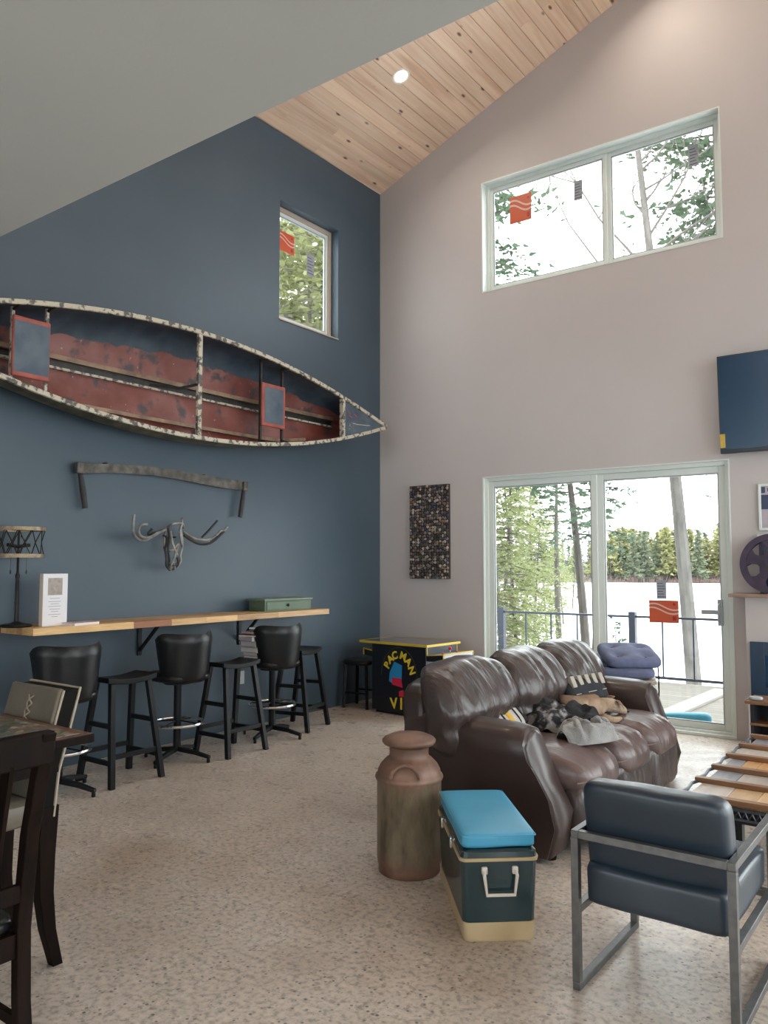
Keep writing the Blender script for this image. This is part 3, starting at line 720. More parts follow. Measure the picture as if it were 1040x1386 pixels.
for i, (w, z) in enumerate(((0.08, .190), (0.10, .168), (0.07, .152), (0.10, .135), (0.085, .115), (0.06, .098), (0.10, .078), (0.05, .062))):
    ln.b2((0.0003, -w * 0.55, z), (0.001, w * 0.45, z + 0.0035))
ln.obj('printed_lines', mat('grey_print', (0.30, 0.29, 0.32), 0.6), sg, smooth=False)

bk = thing('booklet', 'thin pink and white booklet lying on the bar beside the block sign', 'book', (0.33, at(108, 845, 'x', 0.33).y, BZ), 0.15)
MB().b2((-0.075, -0.11, 0), (0.075, 0.11, 0.016)).obj('pages', WHITEP, bk)
MB().b2((-0.078, -0.113, 0.016), (0.078, 0.113, 0.0185)).obj('cover', mat('pink_cover', (0.50, 0.28, 0.30), 0.5, 0, (0.6, 0.45, 0.45), 20), bk)
MB().b2((-0.078, -0.113, 0.0), (-0.0755, 0.113, 0.0185)).obj('spine', MATS['pink_cover'], bk)

# green box with a little drawer
GREEN = mat('dull_green_paint', (0.085, 0.135, 0.085), 0.5, 0, (0.11, 0.165, 0.11), 5, 0.1, 60)
GREENL = mat('green_lid', (0.13, 0.185, 0.125), 0.45, 0, (0.16, 0.21, 0.15), 5)
g0, g1 = at(360, 825, 'x', 0.30), at(423, 824, 'x', 0.34)
gb = thing('green_box', 'low dull green wooden box with a drawer on the bar end', 'box', (0.20, (g0.y + g1.y) / 2, BZ), -0.06)
L_ = g1.y - g0.y
MB().b2((-0.11, -L_ / 2, 0), (0.11, L_ / 2, 0.095)).obj('body', GREEN, gb, bevel=0.003)
MB().b2((-0.125, -L_ / 2 - 0.015, 0.095), (0.125, L_ / 2 + 0.012, 0.115)).obj('lid', GREENL, gb, bevel=0.004)
dr = MB().b2((0.11, -L_ / 2 + 0.02, 0.012), (0.118, L_ * 0.22, 0.085)).obj('drawer', GREEN, gb, bevel=0.003)
MB().lathe([(0.001, 0), (0.012, 0.002), (0.014, 0.014), (0.008, 0.02), (0.001, 0.021)], 12).obj('knob', IRON, dr)
kn = dr.children[0]; kn.rotation_euler = (0, pi / 2, 0); kn.location = (0.118, -0.02, 0.052)

# ================================================================== STOOLS AT THE BAR
VINB = mat('black_vinyl', (0.006, 0.0063, 0.007), 0.34, 0, (0.009, 0.0095, 0.011), 8, 0.06, 60, spec=0.35)
BLKP = mat('black_painted_wood', (0.005, 0.0055, 0.007), 0.42, 0, (0.008, 0.009, 0.011), 10, spec=0.3)
def make_swivel(label):
    t = thing('swivel_bar_stool', label, 'stool', group=None)
    ZS = 0.645
    MB().puff((0, 0, ZS), (0.43, 0.43, 0.095), (3.0, 3.0, 2.6), 8).obj('seat', VINB, t)
    b = MB()
    def bk(u, v, off):
        a = (u - 0.5) * 2; th = a * radians(82)
        top = 0.985 - 0.008 * cos(a * pi) - 0.055 * abs(a) ** 9; zlo = ZS - 0.04 + 0.04 * abs(a) ** 4
        z = zlo + (top - zlo) * v
        r = 0.205 + 0.035 * v + off
        edge = (1 - abs(a) ** 8) ** 0.5
        return (r * cos(th) * (0.92 + 0.08 * edge), (r * sin(th)) * (0.98 - 0.10 * (1 - v) * abs(a) ** 4), z)
    nu, nv = 24, 10; vs = []; fs = []
    def thick(u, v): return 0.026 * max(0.12, 1 - max(abs(u - 0.5) * 2, abs(v - 0.5) * 2) ** 10)
    o = [[bk(i / nu, j / nv, thick(i / nu, j / nv)) for j in range(nv + 1)] for i in range(nu + 1)]
    q = [[bk(i / nu, j / nv, -thick(i / nu, j / nv)) for j in range(nv + 1)] for i in range(nu + 1)]
    ring = lambda i: o[i] + list(reversed(q[i]))
    b.loft([ring(i) for i in range(nu + 1)]).obj('backrest', VINB, t, angle=60)
    MB().lathe([(0.11, 0.585), (0.11, 0.60), (0.035, 0.60), (0.035, 0.585)], 20).obj('swivel_plate', BLACKM, t)
    MB().lathe([(0.030, 0.07), (0.030, 0.60)], 16).obj('pedestal', BLACKM, t)
    fr = MB(); fr.tube([(0.20 * cos(2 * pi * k / 40), 0.20 * sin(2 * pi * k / 40), 0.285) for k in range(40)], 0.0125, 8, closed=True)
    ro = fr.obj('foot_ring', CHROME, t)
    s = MB()
    for k in range(4): s.tube([(0.03 * cos(k * pi / 2 + .4), 0.03 * sin(k * pi / 2 + .4), 0.30), (0.195 * cos(k * pi / 2 + .4), 0.195 * sin(k * pi / 2 + .4), 0.285)], 0.006, 6)
    s.obj('ring_spokes', BLACKM, ro)
    for k in range(4):
        a = k * pi / 2 + radians(22); c, d = cos(a), sin(a)
        lg = MB().loft([[Vector((c * r, d * r, z)) + Vector((-d, c, 0)) * w * sx + Vector((0, 0, sz * h)) for sx, sz in ((-1, -1), (1, -1), (1, 1), (-1, 1))] for r, z, w, h in ((0.02, 0.085, 0.020, 0.018), (0.16, 0.068, 0.018, 0.015), (0.29, 0.040, 0.015, 0.012))]).obj('leg', BLACKM, t, bevel=0.004)
        MB().lathe([(0.012, 0), (0.014, 0.008), (0.012, 0.03)], 10, (c * 0.278, d * 0.278, 0)).obj('foot', BLACKM, lg)
    return t
GS = 'black swivel stools at the bar'
pA = Vector((0.60, -4.36)); pB = Vector((0.50, -3.30)); pC = Vector((0.51, -2.27))
swv = make_swivel('black vinyl swivel stool with chrome foot ring beside the seat piled with books')
swv['label'] = 'black vinyl swivel stool with a pile of books on its seat'
swv.location = (pC.x, pC.y, 0); swv.rotation_euler = (0, 0, radians(-8)); swv['group'] = GS
for p, rz, lab in ((pB, -4, 'empty black vinyl swivel stool between two black saddle stools'), (pA, -2, 'black vinyl swivel stool behind the grey laced dining chair')):
    c = copy_tree(swv); c.location = (p.x, p.y, 0); c.rotation_euler = (0, 0, radians(rz)); c['label'] = lab

def make_saddle():
    t = thing('saddle_stool', 'x', 'stool', group='black wooden saddle stools at the bar')
    W_, D_ = 0.40, 0.25; H = 0.72            # local x deep, local y wide
    def top(u, v, dz):
        x, y = (u - 0.5) * D_, (v - 0.5) * W_
        return (x, y, H + dz + 0.022 * (2 * (v - 0.5)) ** 2 - 0.012)
    mb = MB(); nu, nv = 6, 14
    tp = [[top(i / nu, j / nv, 0) for j in range(nv + 1)] for i in range(nu + 1)]; bt = [[top(i / nu, j / nv, -0.036) for j in range(nv + 1)] for i in range(nu + 1)]
    mb.loft([[tp[i][j] for i in range(nu + 1)] + [bt[i][j] for i in reversed(range(nu + 1))] for j in range(nv + 1)])
    mb.obj('seat', BLKP, t, bevel=0.006)
    P = {}
    for sx in (-1, 1):
        for sy in (-1, 1):
            a = Vector((sx * (D_ / 2 - 0.035), sy * (W_ / 2 - 0.05), H - 0.04 + 0.01)); b = Vector((sx * 0.19, sy * 0.205, 0.0))
            P[sx, sy] = (a, b)
            MB().loft([[p + Vector((i * 0.019, j * 0.019, 0)) for i, j in ((-1, -1), (1, -1), (1, 1), (-1, 1))] for p in (b, a)]).obj('leg', BLKP, t, bevel=0.003)
    def pt(k, z): a, b = P[k]; return b.lerp(a, z / a.z)
    for (k0, k1, z) in (((1, -1), (1, 1), 0.20), ((-1, -1), (-1, 1), 0.20), ((1, -1), (-1, -1), 0.16), ((1, 1), (-1, 1), 0.16), ((1, -1), (-1, -1), 0.40), ((1, 1), (-1, 1), 0.40)):
        MB().bar(pt(k0, z), pt(k1, z), 0.022, 0.032, (0, 0, 1)).obj('rung', BLKP, t, bevel=0.002)
    return t
sad = make_saddle()
for i, (x, y, rz, lab) in enumerate(((0.62, -3.89, 0, 'black wooden saddle stool standing nearest the grey laced dining chair'), (0.62, -2.85, 0, 'black wooden saddle stool in front of the pale wall outlet'), (0.42, -1.81, 14, 'black wooden saddle stool under the end of the bar by the green box'))):
    o = sad if i == 0 else copy_tree(sad)
    o.location = (x, y, 0); o.rotation_euler = (0, 0, radians(rz)); o['label'] = lab

# magazines and a carton on the far swivel stool
BOOKC = [mat('book_%d' % i, c, 0.5) for i, c in enumerate(((0.50, 0.47, 0.45), (0.16, 0.02, 0.03), (0.02, 0.02, 0.025), (0.62, 0.60, 0.58), (0.45, 0.42, 0.40)))]
def book(c, d, R, m, lab, edge=WHITEP):
    t = thing('book', lab, 'book', c, group='books piled on the bar stool'); t.rotation_euler = R
    MB().box((0, 0, 0), (d[0] - 0.006, d[1] - 0.006, d[2] * 0.8)).obj('pages', edge, t)
    MB().box((0, 0, d[2] * 0.44), (d[0], d[1], d[2] * 0.12)).obj('cover', m, t); MB().box((0, 0, -d[2] * 0.44), (d[0], d[1], d[2] * 0.12)).obj('cover', m, t)
    MB().box((-d[0] / 2 + 0.001, 0, 0), (0.002, d[1], d[2])).obj('spine', m, t)
cx, cy = pC.x - 0.04, pC.y - 0.09
zb = 0.694
for i, (th, m, lab) in enumerate(((0.022, 0, 'pale grey book lowest in the pile on the stool'), (0.03, 4, 'thick grey book second in the pile on the stool'), (0.045, 0, 'thick pale book third in the pile on the stool'), (0.05, 4, 'grey book fourth in the pile on the stool'), (0.04, 0, 'pale book fifth in the pile on the stool'))):
    book((cx - 0.01 * i, cy - 0.006 * i + 0.01 * (i % 2), zb + th / 2), (0.20, 0.25, th), (0, 0, 0.1 - 0.06 * i), BOOKC[m], lab); zb += th + 0.001
book((cx - 0.02, cy - 0.02, zb + 0.016), (0.24, 0.30, 0.014), (radians(4), 0, 0.3), BOOKC[1], 'dark red magazine lying askew near the top of the book pile')
book((cx - 0.02, cy + 0.0, zb + 0.036), (0.2, 0.26, 0.012), (radians(4), 0, -0.2), BOOKC[3], 'white magazine on the dark red magazine')
book((cx + 0.0, cy + 0.02, zb + 0.058), (0.2, 0.24, 0.018), (radians(-6), 0, 0.5), BOOKC[2], 'black book topmost of the book pile')

# ================================================================== ARCADE TABLE IN THE CORNER
ARC = mat('arcade_black', (0.008, 0.010, 0.016), 0.35); YEL = mat('yellow_edge', (0.62, 0.45, 0.04), 0.4); YELP = mat('yellow_print', (0.80, 0.60, 0.04), 0.4)
BLUP = mat('blue_print', (0.02, 0.26, 0.55), 0.4); REDPR = mat('red_print', (0.62, 0.02, 0.06), 0.4); PANELG = mat('pale_panel', (0.45, 0.47, 0.50), 0.35); ORB = mat('brown_print', (0.30, 0.16, 0.12), 0.4)
GLTOP = mat('dark_glass_top', (0.10, 0.09, 0.085), 0.06, 0, None)
ar = thing('arcade_table', 'black cocktail arcade table with yellow edges and arched yellow lettering', 'arcade game', (0.86, -0.54, 0), radians(-4))
X0, X1, YN, YF, ZT = -0.36, 0.34, -0.27, 0.27, 0.72
body = MB().b2((X0, YN, 0.03), (X1, YF, ZT - 0.02)); ab = body.obj('cabinet', ARC, ar, bevel=0.004)
MB().b2((X0 + 0.03, YN + 0.03, 0.0), (X1 - 0.03, YF - 0.03, 0.03)).obj('plinth', ARC, ar)
tp = MB().b2((X0 - 0.16, YN - 0.01, ZT - 0.02), (X1 + 0.02, YF + 0.01, ZT)).obj('glass_top', GLTOP, ar, bevel=0.002)
rg = MB(); rect_ring(rg, lambda u, v, d: (u, v, d), (X0 - 0.165, X1 + 0.025, YN - 0.015, YF + 0.015), 0.008, ZT - 0.022, ZT + 0.001); rg.obj('edge_trim', YEL, tp)
for s, xe in ((-1, X0), (1, X1)):
    ln_ = 0.13 if s < 0 else 0.20
    xo = xe + s * ln_
    pts = [(xe, ZT - 0.16), (xo, ZT - 0.15), (xo, ZT - 0.085), (xe, ZT - 0.105)]
    cp = MB().prism(pts, lambda u, v, d: (u, d, v), YN + 0.02, YF - 0.02).obj('control_panel', ARC, ar, smooth=False)
    dk = MB().prism([(xe, ZT - 0.105), (xo, ZT - 0.085), (xo, ZT - 0.083), (xe, ZT - 0.103)], lambda u, v, d: (u, d, v), YN + 0.025, YF - 0.025).obj('control_deck', PANELG, cp, smooth=False)
    tr = MB(); a = xe
    for yy in (YN + 0.018, YF - 0.018):
        tr.bar((xe, yy, ZT - 0.022), (xe, yy, ZT - 0.104), 0.009, 0.009); tr.bar((xe, yy, ZT - 0.103), (xo, yy, ZT - 0.083), 0.009, 0.009); tr.bar((xo, yy, ZT - 0.083), (xo, yy, ZT - 0.15), 0.009, 0.009)
    tr.bar((xo, YN + 0.018, ZT - 0.083), (xo, YF - 0.018, ZT - 0.083), 0.010, 0.010); tr.obj('edge_trim', YEL, cp)
    if s > 0: MB().prism([(xo, ZT - 0.15), (xo + 0.002, ZT - 0.15), (xo + 0.002, ZT - 0.09), (xo, ZT - 0.09)], lambda u, v, d: (u, d, v), YN + 0.03, YF - 0.03).obj('control_face', PANELG, cp, smooth=False)
    j = MB(); jx = xe + s * ln_ * 0.5
    j.tube([(jx, 0, ZT - 0.095), (jx, 0, ZT - 0.055)], 0.005, 8)
    js = j.obj('joystick', CHROME, cp); MB().puff((jx, 0, ZT - 0.045), (0.034, 0.034, 0.034), 2.0, 4).obj('ball', REDPR, js)
    for q in (-0.12, 0.12): MB().lathe([(0.014, 0), (0.014, 0.012), (0.01, 0.016)], 12, (jx, q, ZT - 0.096)).obj('button', REDPR, cp)
# art on the side facing the room: arched lettering and plain colour blocks
def glyph(ch, x, z, size, rot, m, parent):
    c = bpy.data.curves.new('letter', 'FONT'); c.body = ch; c.size = size; c.align_x = 'CENTER'; c.align_y = 'CENTER'; c.extrude = 0.0008; c.offset = 0.004
    c.materials.append(m)
    o = bpy.data.objects.new('letter_outline', c); COL.objects.link(o)
    me = bpy.data.meshes.new_from_object(o.evaluated_get(bpy.context.evaluated_depsgraph_get()))
    bpy.data.objects.remove(o); o = bpy.data.objects.new('letter', me); COL.objects.link(o); o.parent = parent
    o.location = (x, YN - 0.0012, z); o.rotation_euler = (pi / 2, -rot, 0)
acx, acz, ara = 0.0, 0.385, 0.215
for ch, deg in (('P', 152), ('A', 130), ('C', 108), ('M', 72), ('A', 46), ('N', 20)):
    th = radians(deg); glyph(ch, acx + 0.80 * ara * cos(th), acz + ara * sin(th), 0.105, th - pi / 2, YELP, ab)
fN = lambda u, v, d: (u, YN - d, v)
ring_pts = [(acx + 0.80 * 0.29 * cos(radians(t)), acz + 0.29 * sin(radians(t))) for t in range(0, 181, 9)]
MB().tube([(u, YN - 0.001, v) for u, v in ring_pts], 0.0016, 5).obj('printed_arch', mat('dim_yellow', (0.10, 0.08, 0.02), 0.5), ab)
MB().prism([(acx - 0.13, 0.33), (acx - 0.05, 0.30), (acx + 0.035, 0.33), (acx + 0.04, 0.50), (acx - 0.06, 0.53), (acx - 0.12, 0.42)], fN, 0.0002, 0.001).obj('printed_block', BLUP, ab, smooth=False)
MB().prism([(acx - 0.09, 0.30), (acx + 0.05, 0.28), (acx + 0.03, 0.37), (acx - 0.09, 0.37)], fN, 0.001, 0.0018).obj('printed_block', REDPR, ab, smooth=False)
MB().prism([(acx + 0.0, 0.19), (acx + 0.06, 0.19), (acx + 0.06, 0.26), (acx + 0.0, 0.24)], fN, 0.0002, 0.001).obj('printed_block', REDPR, ab, smooth=False)
glyph('V', acx - 0.065, 0.11, 0.15, 0.1, YELP, ab); glyph('I', acx + 0.03, 0.115, 0.16, 0, YELP, ab)

# small black stool at the arcade
ss = thing('low_stool', 'small black stool in the corner beside the arcade table', 'stool', (0.22, -0.62, 0), 0.15)
MB().puff((0, 0, 0.475), (0.34, 0.34, 0.07), (4, 4, 3), 6).obj('seat', VINB, ss)
for sx in (-1, 1):
    for sy in (-1, 1): MB().bar((sx * 0.14, sy * 0.14, 0), (sx * 0.125, sy * 0.125, 0.45), 0.026, 0.026).obj('leg', BLACKM, ss)
for sy in (-1, 1): MB().bar((-0.135, sy * 0.135, 0.16), (0.135, sy * 0.135, 0.16), 0.018, 0.018).obj('stretcher', BLACKM, ss)

# ================================================================== PEBBLE MOSAIC PANEL
mo = thing('mosaic_panel', 'tall narrow wall panel of mixed dark and pale pebble chips', 'wall art', (0.70, 0, 1.87))
mw, mh = 0.515, 1.035
MB().b2((-mw / 2, -0.035, -mh / 2), (mw / 2, -0.001, mh / 2)).obj('backing', mat('dark_backing', (0.03, 0.027, 0.025), 0.7), mo)
PEB = [mat('pebble_%d' % i, c, 0.4) for i, c in enumerate(((0.05, 0.043, 0.045), (0.14, 0.10, 0.08), (0.30, 0.18, 0.13), (0.55, 0.45, 0.37), (0.07, 0.085, 0.07), (0.23, 0.19, 0.19), (0.08, 0.09, 0.14), (0.40, 0.33, 0.28)))]
rp = random.Random(5); pb = MB(); nx, nz_ = 16, 32
for i in range(nx):
    for j in range(nz_):
        x = (i + 0.5 + rp.uniform(-.2, .2)) / nx * mw - mw / 2; z = (j + 0.5 + rp.uniform(-.2, .2)) / nz_ * mh - mh / 2
        r = mw / nx * rp.uniform(0.42, 0.58); h = rp.uniform(0.006, 0.016); n = 6; a0 = rp.random() * 6
        pts0 = [(max(-mw / 2, min(mw / 2, x + r * cos(a0 + 2 * pi * k / n))), -0.035, max(-mh / 2, min(mh / 2, z + r * sin(a0 + 2 * pi * k / n)))) for k in range(n)]
        pts1 = [(x + (p[0] - x) * 0.7, -0.035 - h, z + (p[2] - z) * 0.7) for p in pts0]
        pb.loft([pts0, pts1], False, True, rp.choice((0, 0, 0, 1, 1, 2, 3, 4, 5, 5, 6, 7)))
o = pb.obj('pebble_chips', PEB, mo, smooth=False); o['kind'] = 'stuff'

# ================================================================== DINING CORNER
def mat_spec(m, v): m.node_tree.nodes['Principled BSDF'].inputs['Specular IOR Level'].default_value = v; return m
ESP = mat_spec(wood('espresso_wood', (0.006, 0.0035, 0.003), (0.012, 0.0065, 0.0045), (40, 40, 5), 0.48, 0.1, 0.03), 0.08)
def table_mat():
    m = bpy.data.materials.new('puzzle_print_top'); m.use_nodes = True
    nt = m.node_tree; N = nt.nodes; L = nt.links; b = N['Principled BSDF']; b.inputs['Roughness'].default_value = 0.4
    tc = N.new('ShaderNodeTexCoord'); v = N.new('ShaderNodeTexVoronoi'); v.inputs['Scale'].default_value = 38; L.new(tc.outputs['Object'], v.inputs['Vector'])
    n = N.new('ShaderNodeTexNoise'); n.inputs['Scale'].default_value = 6; n.inputs['Detail'].default_value = 3; L.new(tc.outputs['Object'], n.inputs['Vector'])
    sep = N.new('ShaderNodeSeparateColor'); L.new(v.outputs['Color'], sep.inputs[0])
    ad = N.new('ShaderNodeMath'); L.new(sep.outputs[0], ad.inputs[0]); L.new(n.outputs['Fac'], ad.inputs[1])
    dv = N.new('ShaderNodeMath'); dv.operation = 'MULTIPLY'; dv.inputs[1].default_value = 0.5; L.new(ad.outputs[0], dv.inputs[0])
    r = N.new('ShaderNodeValToRGB'); e = r.color_ramp.elements; r.color_ramp.interpolation = 'CONSTANT'
    cols = ((0.0, (0.03, 0.045, 0.03)), (0.3, (0.07, 0.09, 0.05)), (0.42, (0.16, 0.08, 0.05)), (0.52, (0.10, 0.11, 0.11)), (0.6, (0.22, 0.15, 0.09)), (0.68, (0.30, 0.26, 0.22)), (0.74, (0.06, 0.06, 0.05)))
    while len(e) < len(cols): e.new(0.5)
    for i, (p, c) in enumerate(cols): e[i].position = p; e[i].color = (*c, 1)
    L.new(dv.outputs[0], r.inputs['Fac']); L.new(r.outputs[0], b.inputs['Base Color']); return m
TZ = 0.91; TX1, TY1 = 3.0, -5.70; TXW, TYW = 1.15, 1.6
dt = thing('dining_table', 'dark wooden dining table with a busy mosaic printed top', 'table', (TX1 - TXW / 2, TY1 - TYW / 2, 0))
MB().b2((-TXW / 2, -TYW / 2, TZ - 0.03), (TXW / 2, TYW / 2, TZ)).obj('tabletop', ESP, dt, bevel=0.004)
MB().b2((-TXW / 2 + 0.004, -TYW / 2 + 0.004, TZ), (TXW / 2 - 0.004, TYW / 2 - 0.004, TZ + 0.001)).obj('border_veneer', wood('brown_table_edge', (0.15, 0.068, 0.036), (0.09, 0.04, 0.022), (20, 20, 20), 0.4, 0, 0.02), dt, smooth=False)
MB().b2((-TXW / 2 + 0.035, -TYW / 2 + 0.035, TZ), (TXW / 2 - 0.035, TYW / 2 - 0.035, TZ + 0.0022)).obj('printed_inlay', table_mat(), dt, smooth=False)
ap = MB(); rect_ring(ap, lambda u, v, d: (u, v, d), (-TXW / 2 + 0.09, TXW / 2 - 0.09, -TYW / 2 + 0.08, TYW / 2 - 0.08), 0.025, TZ - 0.13, TZ - 0.03); ap.obj('apron', ESP, dt)
MB().b2((-0.09, -0.45, 0.10), (0.09, 0.45, TZ - 0.13)).obj('pedestal', ESP, dt, bevel=0.01)
for sy in (-1, 1):
    MB().b2((-0.32, sy * 0.40 - 0.05, 0.0), (0.32, sy * 0.40 + 0.05, 0.10)).obj('foot', ESP, dt, bevel=0.012)
# dark ladder chair with its back to the room
dc = thing('dining_chair', 'dark wooden slat-back dining chair with black padded seat pulled from the table', 'chair', (3.070, -6.318, 0)); dc.scale = (1, 1, 1.04)
def rear(y):
    P = [(0.245, 0.0), (0.205, 0.25), (0.195, 0.44), (0.225, 0.70), (0.30, 0.985)]
    rings = [[(x - 0.018, y - 0.021, z), (x + 0.018, y - 0.021, z), (x + 0.018, y + 0.021, z), (x - 0.018, y + 0.021, z)] for x, z in P]
    return MB().loft(rings)
for y in (-0.215, 0.215): rear(y).obj('rear_leg', ESP, dc, bevel=0.003)
for y in (-0.205, 0.205):
    MB().loft([[(-0.20 + i * h, y + j * h, z) for i, j in ((-1, -1), (1, -1), (1, 1), (-1, 1))] for z, h in ((0, 0.014), (0.44, 0.021))]).obj('front_leg', ESP, dc, bevel=0.003)
MB().b2((0.275, -0.236, 0.90), (0.312, 0.236, 0.99)).obj('top_rail', ESP, dc, bevel=0.006)
MB().b2((0.20, -0.20, 0.52), (0.222, 0.20, 0.57)).obj('lower_rail', ESP, dc, bevel=0.004)
for y in (-0.11, 0, 0.11): MB().bar((0.212, y, 0.55), (0.292, y, 0.92), 0.014, 0.045, (1, 0, 0)).obj('back_slat', ESP, dc, bevel=0.002)
sr = MB(); rect_ring(sr, lambda u, v, d: (u, v, d), (-0.215, 0.205, -0.215, 0.215), 0.022, 0.37, 0.435); sr.obj('seat_frame', ESP, dc)
MB().puff((-0.01, 0, 0.455), (0.43, 0.43, 0.06), (6, 6, 3), 6).obj('seat', VINB, dc)
for y in (-0.205, 0.205): MB().bar((-0.20, y, 0.20), (0.21, y, 0.20), 0.018, 0.03).obj('stretcher', ESP, dc)
MB().bar((0.0, -0.205, 0.20), (0.0, 0.205, 0.20), 0.018, 0.03).obj('stretcher', ESP, dc)
# grey leather side chair across the table
LGREY = mat('grey_brown_leather', (0.115, 0.095, 0.072), 0.5, 0, (0.15, 0.125, 0.095), 5, 0.15, 40); PIPE = mat('cream_piping', (0.34, 0.29, 0.22), 0.5)
gc = thing('leather_side_chair', 'grey brown leather chair with laced back seam across the dining table', 'chair', (2.515, -5.60, 0))
DKL = mat('dark_brown_leather_side', (0.007, 0.006, 0.0055), 0.6, spec=0.08)
w2 = 0.178
def backp(x, z, d): return Vector((x, d + (0.28 if z > 0.72 else 0.10) * (z - 0.72) - 0.045, z))
bo = MB().loft([[backp(x, z, d) for x, z in ((-w2, 0.56), (w2, 0.56), (w2, 0.72), (w2, 1.02), (-w2, 1.02), (-w2, 0.72))] for d in (-0.075, 0.0)]).obj('back_shell', DKL, gc, bevel=0.008)
fp_ = MB().loft([[backp(x, z, d) for x, z in ((-w2 + 0.004, 0.565), (w2 - 0.004, 0.565), (w2 - 0.004, 0.72), (w2 - 0.004, 1.028), (-w2 + 0.004, 1.028), (-w2 + 0.004, 0.72))] for d in (-0.088, -0.068)]).obj('backrest', LGREY, gc, bevel=0.008)
MB().tube([backp(w2, 0.57, -0.072), backp(w2, 0.72, -0.072), backp(w2, 1.022, -0.072)], 0.005, 6).obj('piping', PIPE, fp_)
MB().tube([backp(-w2, 1.024, -0.004), backp(w2, 1.024, -0.004), backp(w2 + 0.002, 0.72, -0.002), backp(w2 + 0.002, 0.56, -0.002)], 0.006, 6).obj('piping', PIPE, bo)
la = MB()
for k in range(12):
    z = 0.62 + k * 0.031
    la.tube([backp(-0.018, z, -0.090), backp(0.0, z + 0.016, -0.096), backp(0.018, z + 0.031, -0.090)], 0.0035, 5); la.tube([backp(0.018, z, -0.090), backp(0.0, z + 0.016, -0.096), backp(-0.018, z + 0.031, -0.090)], 0.0035, 5)
la.obj('lacing', PIPE, fp_)
MB().puff((0, -0.33, 0.59), (0.37, 0.46, 0.10), (8, 8, 4), 6).obj('seat', LGREY, gc)
for sx in (-1, 1):
    rings = []
    for z, y, h in ((0.60, -0.078, 0.036), (0.42, -0.082, 0.032), (0.28, -0.078, 0.028), (0.14, -0.058, 0.024), (0.0, -0.02, 0.020)):
        rings.append([(sx * (w2 - 0.03) + i * h, y + j * h, z) for i, j in ((-1, -1), (1, -1), (1, 1), (-1, 1))])
    MB().loft(rings).obj('leg', ESP, gc, bevel=0.003)
    MB().bar((sx * 0.15, -0.52, 0.55), (sx * 0.155, -0.53, 0), 0.04, 0.04).obj('leg', ESP, gc)

# ================================================================== SOFA
def leather(name, c1, c2, rough, s=(1, 1, 1), bs=9.0, bump=0.5):
    return mat(name, c1, rough, 0, c2, 2.2, bump, bs, stretch=s, coat=0.15, detail=7, ramp=(0.3, 0.7))
LEA = leather('brown_leather', (0.036, 0.023, 0.021), (0.056, 0.036, 0.032), 0.36, (1, 1, 1), 10, 0.25)
LEAB = leather('creased_brown_leather', (0.042, 0.030, 0.029), (0.068, 0.049, 0.046), 0.29, (1.2, 4.2, 1.0), 7, 1.0)
LEAS = leather('worn_seat_leather', (0.095, 0.060, 0.056), (0.140, 0.094, 0.088), 0.36, (1, 3.6, 1), 7, 0.7)
SEAM = mat('pale_seam', (0.22, 0.16, 0.14), 0.6)
sofa = thing('leather_sofa', 'brown leather three-seat sofa with puffy back cushions and rolled arms', 'sofa', (3.29, -2.56, 0))
MB().b2((-0.40, -0.86, 0.04), (0.40, 0.86, 0.30)).obj('base', LEA, sofa, bevel=0.03)
def lean(w, p): return Vector((w.x - 0.16 * (w.z), w.y, w.z))
MB().puff((-0.335, 0, 0.44), (0.20, 2.10, 0.80), (6, 12, 6), 12, fn=lean).obj('back_frame', LEA, sofa)
def xe(z): return 0.33 + 0.16 * max(0.0, min(1.0, (0.60 - z) / 0.34)) ** 1.3 - 0.05 * max(0.0, (0.14 - z) / 0.14)
PROF = [(1.055, 0.03), (1.05, 0.18), (1.05, 0.32), (1.06, 0.44), (1.085, 0.52), (1.08, 0.60), (1.035, 0.655), (0.965, 0.675), (0.89, 0.655), (0.84, 0.60), (0.825, 0.52), (0.835, 0.40), (0.84, 0.25), (0.84, 0.03)]
for sg in (-1, 1):
    rings = []
    for k in range(25):
        t = k / 24; rg_ = []
        for (y, z) in PROF:
            x = -0.40 + (xe(z) + 0.40) * t
            pl = 0.006 * sin(z * 90 + y * 60) * max(0, (t - 0.86) / 0.14) * (1 if z > 0.42 else 0)
            wv = 0.008 * noise.noise(Vector((x * 5, y * 4 * sg, z * 4)))
            dz = -0.03 * max(0, t - 0.9) * 10 * (1 if z > 0.5 else 0) * 0.6
            cyy = 0.95; yy = cyy + (y - cyy) * (1 + (0.02 * sin(t * pi) if z > 0.45 else 0)) + pl + wv
            rg_.append((x, sg * yy, z + dz + (0.015 * (1 - t) if z > 0.5 else 0)))
        rings.append(rg_)
    am = MB().loft(rings).obj('arm', LEA, sofa, angle=70)
    pan = []
    for t, sc in ((-0.01, 0.93), (0.022, 0.90), (0.034, 0.80)):
        pan.append([(xe(z) - 0.012 + t, sg * (0.948 + (y - 0.948) * sc), 0.32 + (z - 0.32) * (0.5 + 0.5 * sc) - 0.015) for (y, z) in PROF])
    MB().loft(pan).obj('arm_front_panel', LEA, am, angle=60)
    for (xx, yy) in ((0.42, 0.95), (-0.34, 0.95)): MB().lathe([(0.03, 0), (0.035, 0.035)], 10, (xx, sg * yy, 0)).obj('foot', ESP, sofa)
